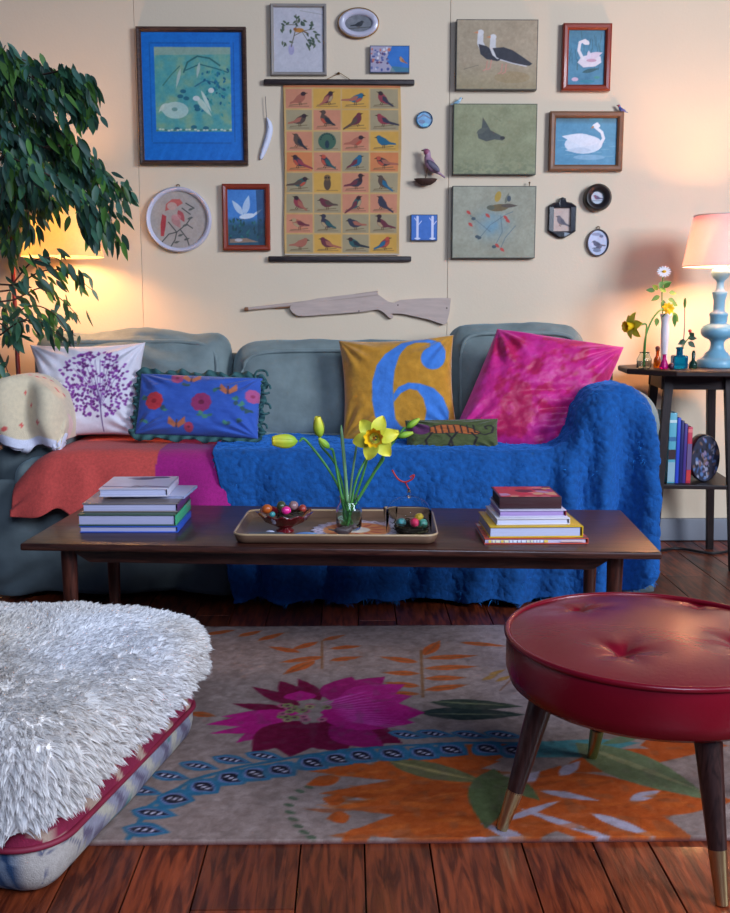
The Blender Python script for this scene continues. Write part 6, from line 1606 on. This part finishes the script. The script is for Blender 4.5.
# ------------------------------------------------------------------ floor lamp behind the tree
lpx = -1.262; lpy = 3.83
sh = at(62, 240, 3.83)
fl_ = empty('floor_lamp', (lpx, lpy, 0), 'floor lamp with pale yellow shade glowing behind the weeping fig', 'lamp')
m_pole = mat('oxide_red_metal', (110, 34, 30), .35, .05, 20, coat=.2)
b = MB(); b.lathe([(.09, 0), (.092, .006), (.088, .014), (.02, .02), (.012, .03)], seg=40); b.build('base', m_pole, fl_)
ZL = 1.30
b = MB(); b.tube([(0, 0, .02), (0, 0, 1.0), (0, 0, ZL + .04)], .0085, 14); b.build('pole', m_pole, fl_)
dx = sh.x - lpx
b = MB(); b.tube(curve([(0, 0, ZL + .04), (.03, 0, ZL + .075), (dx * .6, 0, ZL + .09), (dx, 0, ZL + .07), (dx, 0, ZL + .0)], 8), .006, 10); b.build('arm', m_pole, fl_)
S0 = at(62, 257, 3.83).z; S1 = S0 + .21
m_ysh = translucent('yellow_shade', (240, 230, 190), .8, .45, var=.04, scale=100)
b = MB(); b.lathe([(.150, S0), (.148, S0 + .01), (.085, S1), (.083, S1), (.1465, S0 + .01), (.1485, S0)], c=(dx, 0, 0), seg=64, cap=False); b.build('lamp_shade', m_ysh, fl_)
b = MB()
for q_ in range(3): a = 2 * pi * q_ / 3; b.tube([(dx, 0, S1 - .02), (dx + .084 * cos(a), .084 * sin(a), S1)], .0015, 6)
b.tube([(dx, 0, ZL), (dx, 0, S0 + .13)], .012, 12); b.build('socket', mat('brass_dull', (140, 110, 60), .4, metal=.7), fl_)
b = MB(); b.ball((dx, 0, S0 + .085), (.03, .03, .04), 16); b.build('bulb', m_bulb, fl_)
light('floor_lamp_glow', 'POINT', (lpx + dx, lpy, S0 + .085), 36, (1.0, .48, .19), .04)

# ------------------------------------------------------------------ weeping fig
tree = empty('weeping_fig', (-1.50, 3.55, 0), 'tall weeping fig with dark drooping leaves left of sofa', 'plant'); t0 = tree.location
b = MB(); b.lathe([(.11, 0), (.125, .01), (.15, .24), (.16, .25), (.16, .275), (.145, .275), (.14, .25), (.002, .25)], seg=40, cap=False); b.build('pot', mat('terracotta', (150, 80, 56), .8, .1, 20), tree)
m_bark = mat('bark', (70, 50, 42), .8, .25, 30, bump=.5, bscale=80)
b = MB(); trunk = curve([(-1.50, 3.55, .24), (-1.40, 3.58, .6), (-1.32, 3.60, 1.0), (-1.26, 3.60, 1.35), (-1.24, 3.58, 1.7), (-1.28, 3.55, 2.1)], 10)
b.tube([Vector(p) - t0 for p in trunk], list(np.linspace(.018, .009, len(trunk))), 10); b.build('trunk', m_bark, tree)
rg = random.Random(21)
paths = [  # branch way-points in depth order
    [(-5, 45), (25, 55), (55, 66), (82, 84), (92, 104)], [(-10, 60), (20, 66), (45, 80), (66, 100)], [(-10, 40), (10, 50), (30, 75), (48, 105)], [(0, 80), (30, 90), (60, 120), (75, 140)],
    [(5, 105), (40, 115), (75, 135), (100, 160)], [(10, 130), (50, 138), (85, 155), (118, 178), (136, 192)], [(10, 150), (50, 155), (90, 175), (112, 205), (122, 238)], [(5, 150), (40, 165), (75, 185), (95, 215), (100, 232)],
    [(0, 120), (20, 140), (45, 175), (60, 205)], [(5, 165), (22, 180), (30, 200), (34, 225)], [(-10, 100), (5, 140), (15, 180), (22, 225)], [(-10, 170), (5, 200), (12, 235)], [(-10, 70), (-5, 110), (8, 150), (5, 200)],
    [(-5, 60), (15, 90), (25, 130), (38, 160)], [(0, 95), (28, 110), (52, 140), (72, 165)], [(60, 170), (85, 190), (105, 222)], [(40, 140), (80, 160), (110, 190)], [(20, 60), (50, 72), (70, 92), (82, 108)],
    [(60, 66), (78, 72), (90, 90), (93, 106)], [(-5, 190), (10, 215), (18, 248)], [(-5, 50), (0, 90), (-2, 130)], [(12, 120), (32, 150), (48, 190)], [(70, 140), (95, 160), (112, 175)],
    [(12, 290), (40, 272), (68, 272), (92, 290)], [(14, 300), (42, 288), (62, 300), (78, 316)], [(8, 320), (30, 306), (52, 312), (68, 332)], [(0, 335), (20, 322), (40, 322), (62, 338)], [(-8, 300), (4, 306), (10, 322)], [(-5, 320), (8, 330), (14, 350)], [(12, 285), (32, 262), (55, 258), (70, 270)], [(10, 330), (30, 318), (55, 326), (76, 336)], [(-8, 345), (0, 355), (8, 372)]]
LV = []; LF = []; LC = []; bmB = MB(); nL_ = 0
for bi, P_ in enumerate(paths):
    low_ = P_[0][1] >= 285 or P_[0][1] == 290
    Y0 = rg.uniform(3.32, 3.66)
    pts = [at(x, y, Y0 + .12 * math.sin(bi * 2.3 + k)) for k, (x, y) in enumerate(P_)]
    if not low_: pts = [at(x - 7 * k / len(P_), y + 5, p_.y) for (k, (x, y)), p_ in zip(enumerate(P_), pts)]
    C_ = curve(pts, 10)
    # join branch to the trunk
    tr0 = min((Vector(q) for q in trunk), key=lambda q: (q - C_[0]).length + (0 if q.z < C_[0].z + .02 else .5))
    bmB.tube([p - t0 for p in [tr0] + C_], [.004] + list(np.linspace(.0032, .0012, len(C_))), 5)
    dens = 2.3 if not low_ else .9
    n_ = int(len(C_) * dens)
    for k in range(n_):
        t = k / n_ * (len(C_) - 1); i = int(t); p = C_[i].lerp(C_[min(i + 1, len(C_) - 1)], t - i)
        p = p + Vector((rg.gauss(0, .018), rg.gauss(0, .03), rg.gauss(0, .018)))
        dn = (C_[min(i + 1, len(C_) - 1)] - C_[max(i - 1, 0)]).normalized()
        d = (dn * .45 + Vector((rg.gauss(.12, .35), rg.gauss(0, .4), -1 + rg.gauss(0, .3)))).normalized()
        L_ = rg.uniform(.045, .078) * (.9 if low_ else 1); wd = L_ * rg.uniform(.26, .34)
        sd = d.cross(Vector((rg.gauss(0, .6), -1, rg.gauss(0, .5)))).normalized(); up_ = sd.cross(d)
        base_i = len(LV); curl = rg.uniform(-.1, .25)
        for q in range(7):
            s_ = q / 6; w2_ = wd / 2 * (math.sin(pi * min(1, s_ ** .75)) ** .9) + .0003; c2 = p + d * L_ * s_ + up_ * L_ * curl * s_ * s_
            LV += [tuple(c2 - sd * w2_ + up_ * w2_ * .3 - t0), tuple(c2 - t0), tuple(c2 + sd * w2_ + up_ * w2_ * .3 - t0)]
        for q in range(6):
            for j in (0, 1): LF.append((base_i + 3 * q + j, base_i + 3 * q + j + 1, base_i + 3 * q + 4 + j, base_i + 3 * q + 3 + j))
        g_ = rg.uniform(.7, 1.25); col_ = rg.choice([(60, 100, 82), (52, 92, 66), (68, 104, 92), (80, 124, 56)]); LC += [(col_[0] * g_, col_[1] * g_, col_[2] * g_)] * 21
        nL_ += 1
bmB.build('branches', m_bark, tree)
o = mesh('foliage', LV, np.array(LF), m_leaf, tree, True, np.array(LC)); o['kind'] = 'stuff'
print('leaves', nL_)
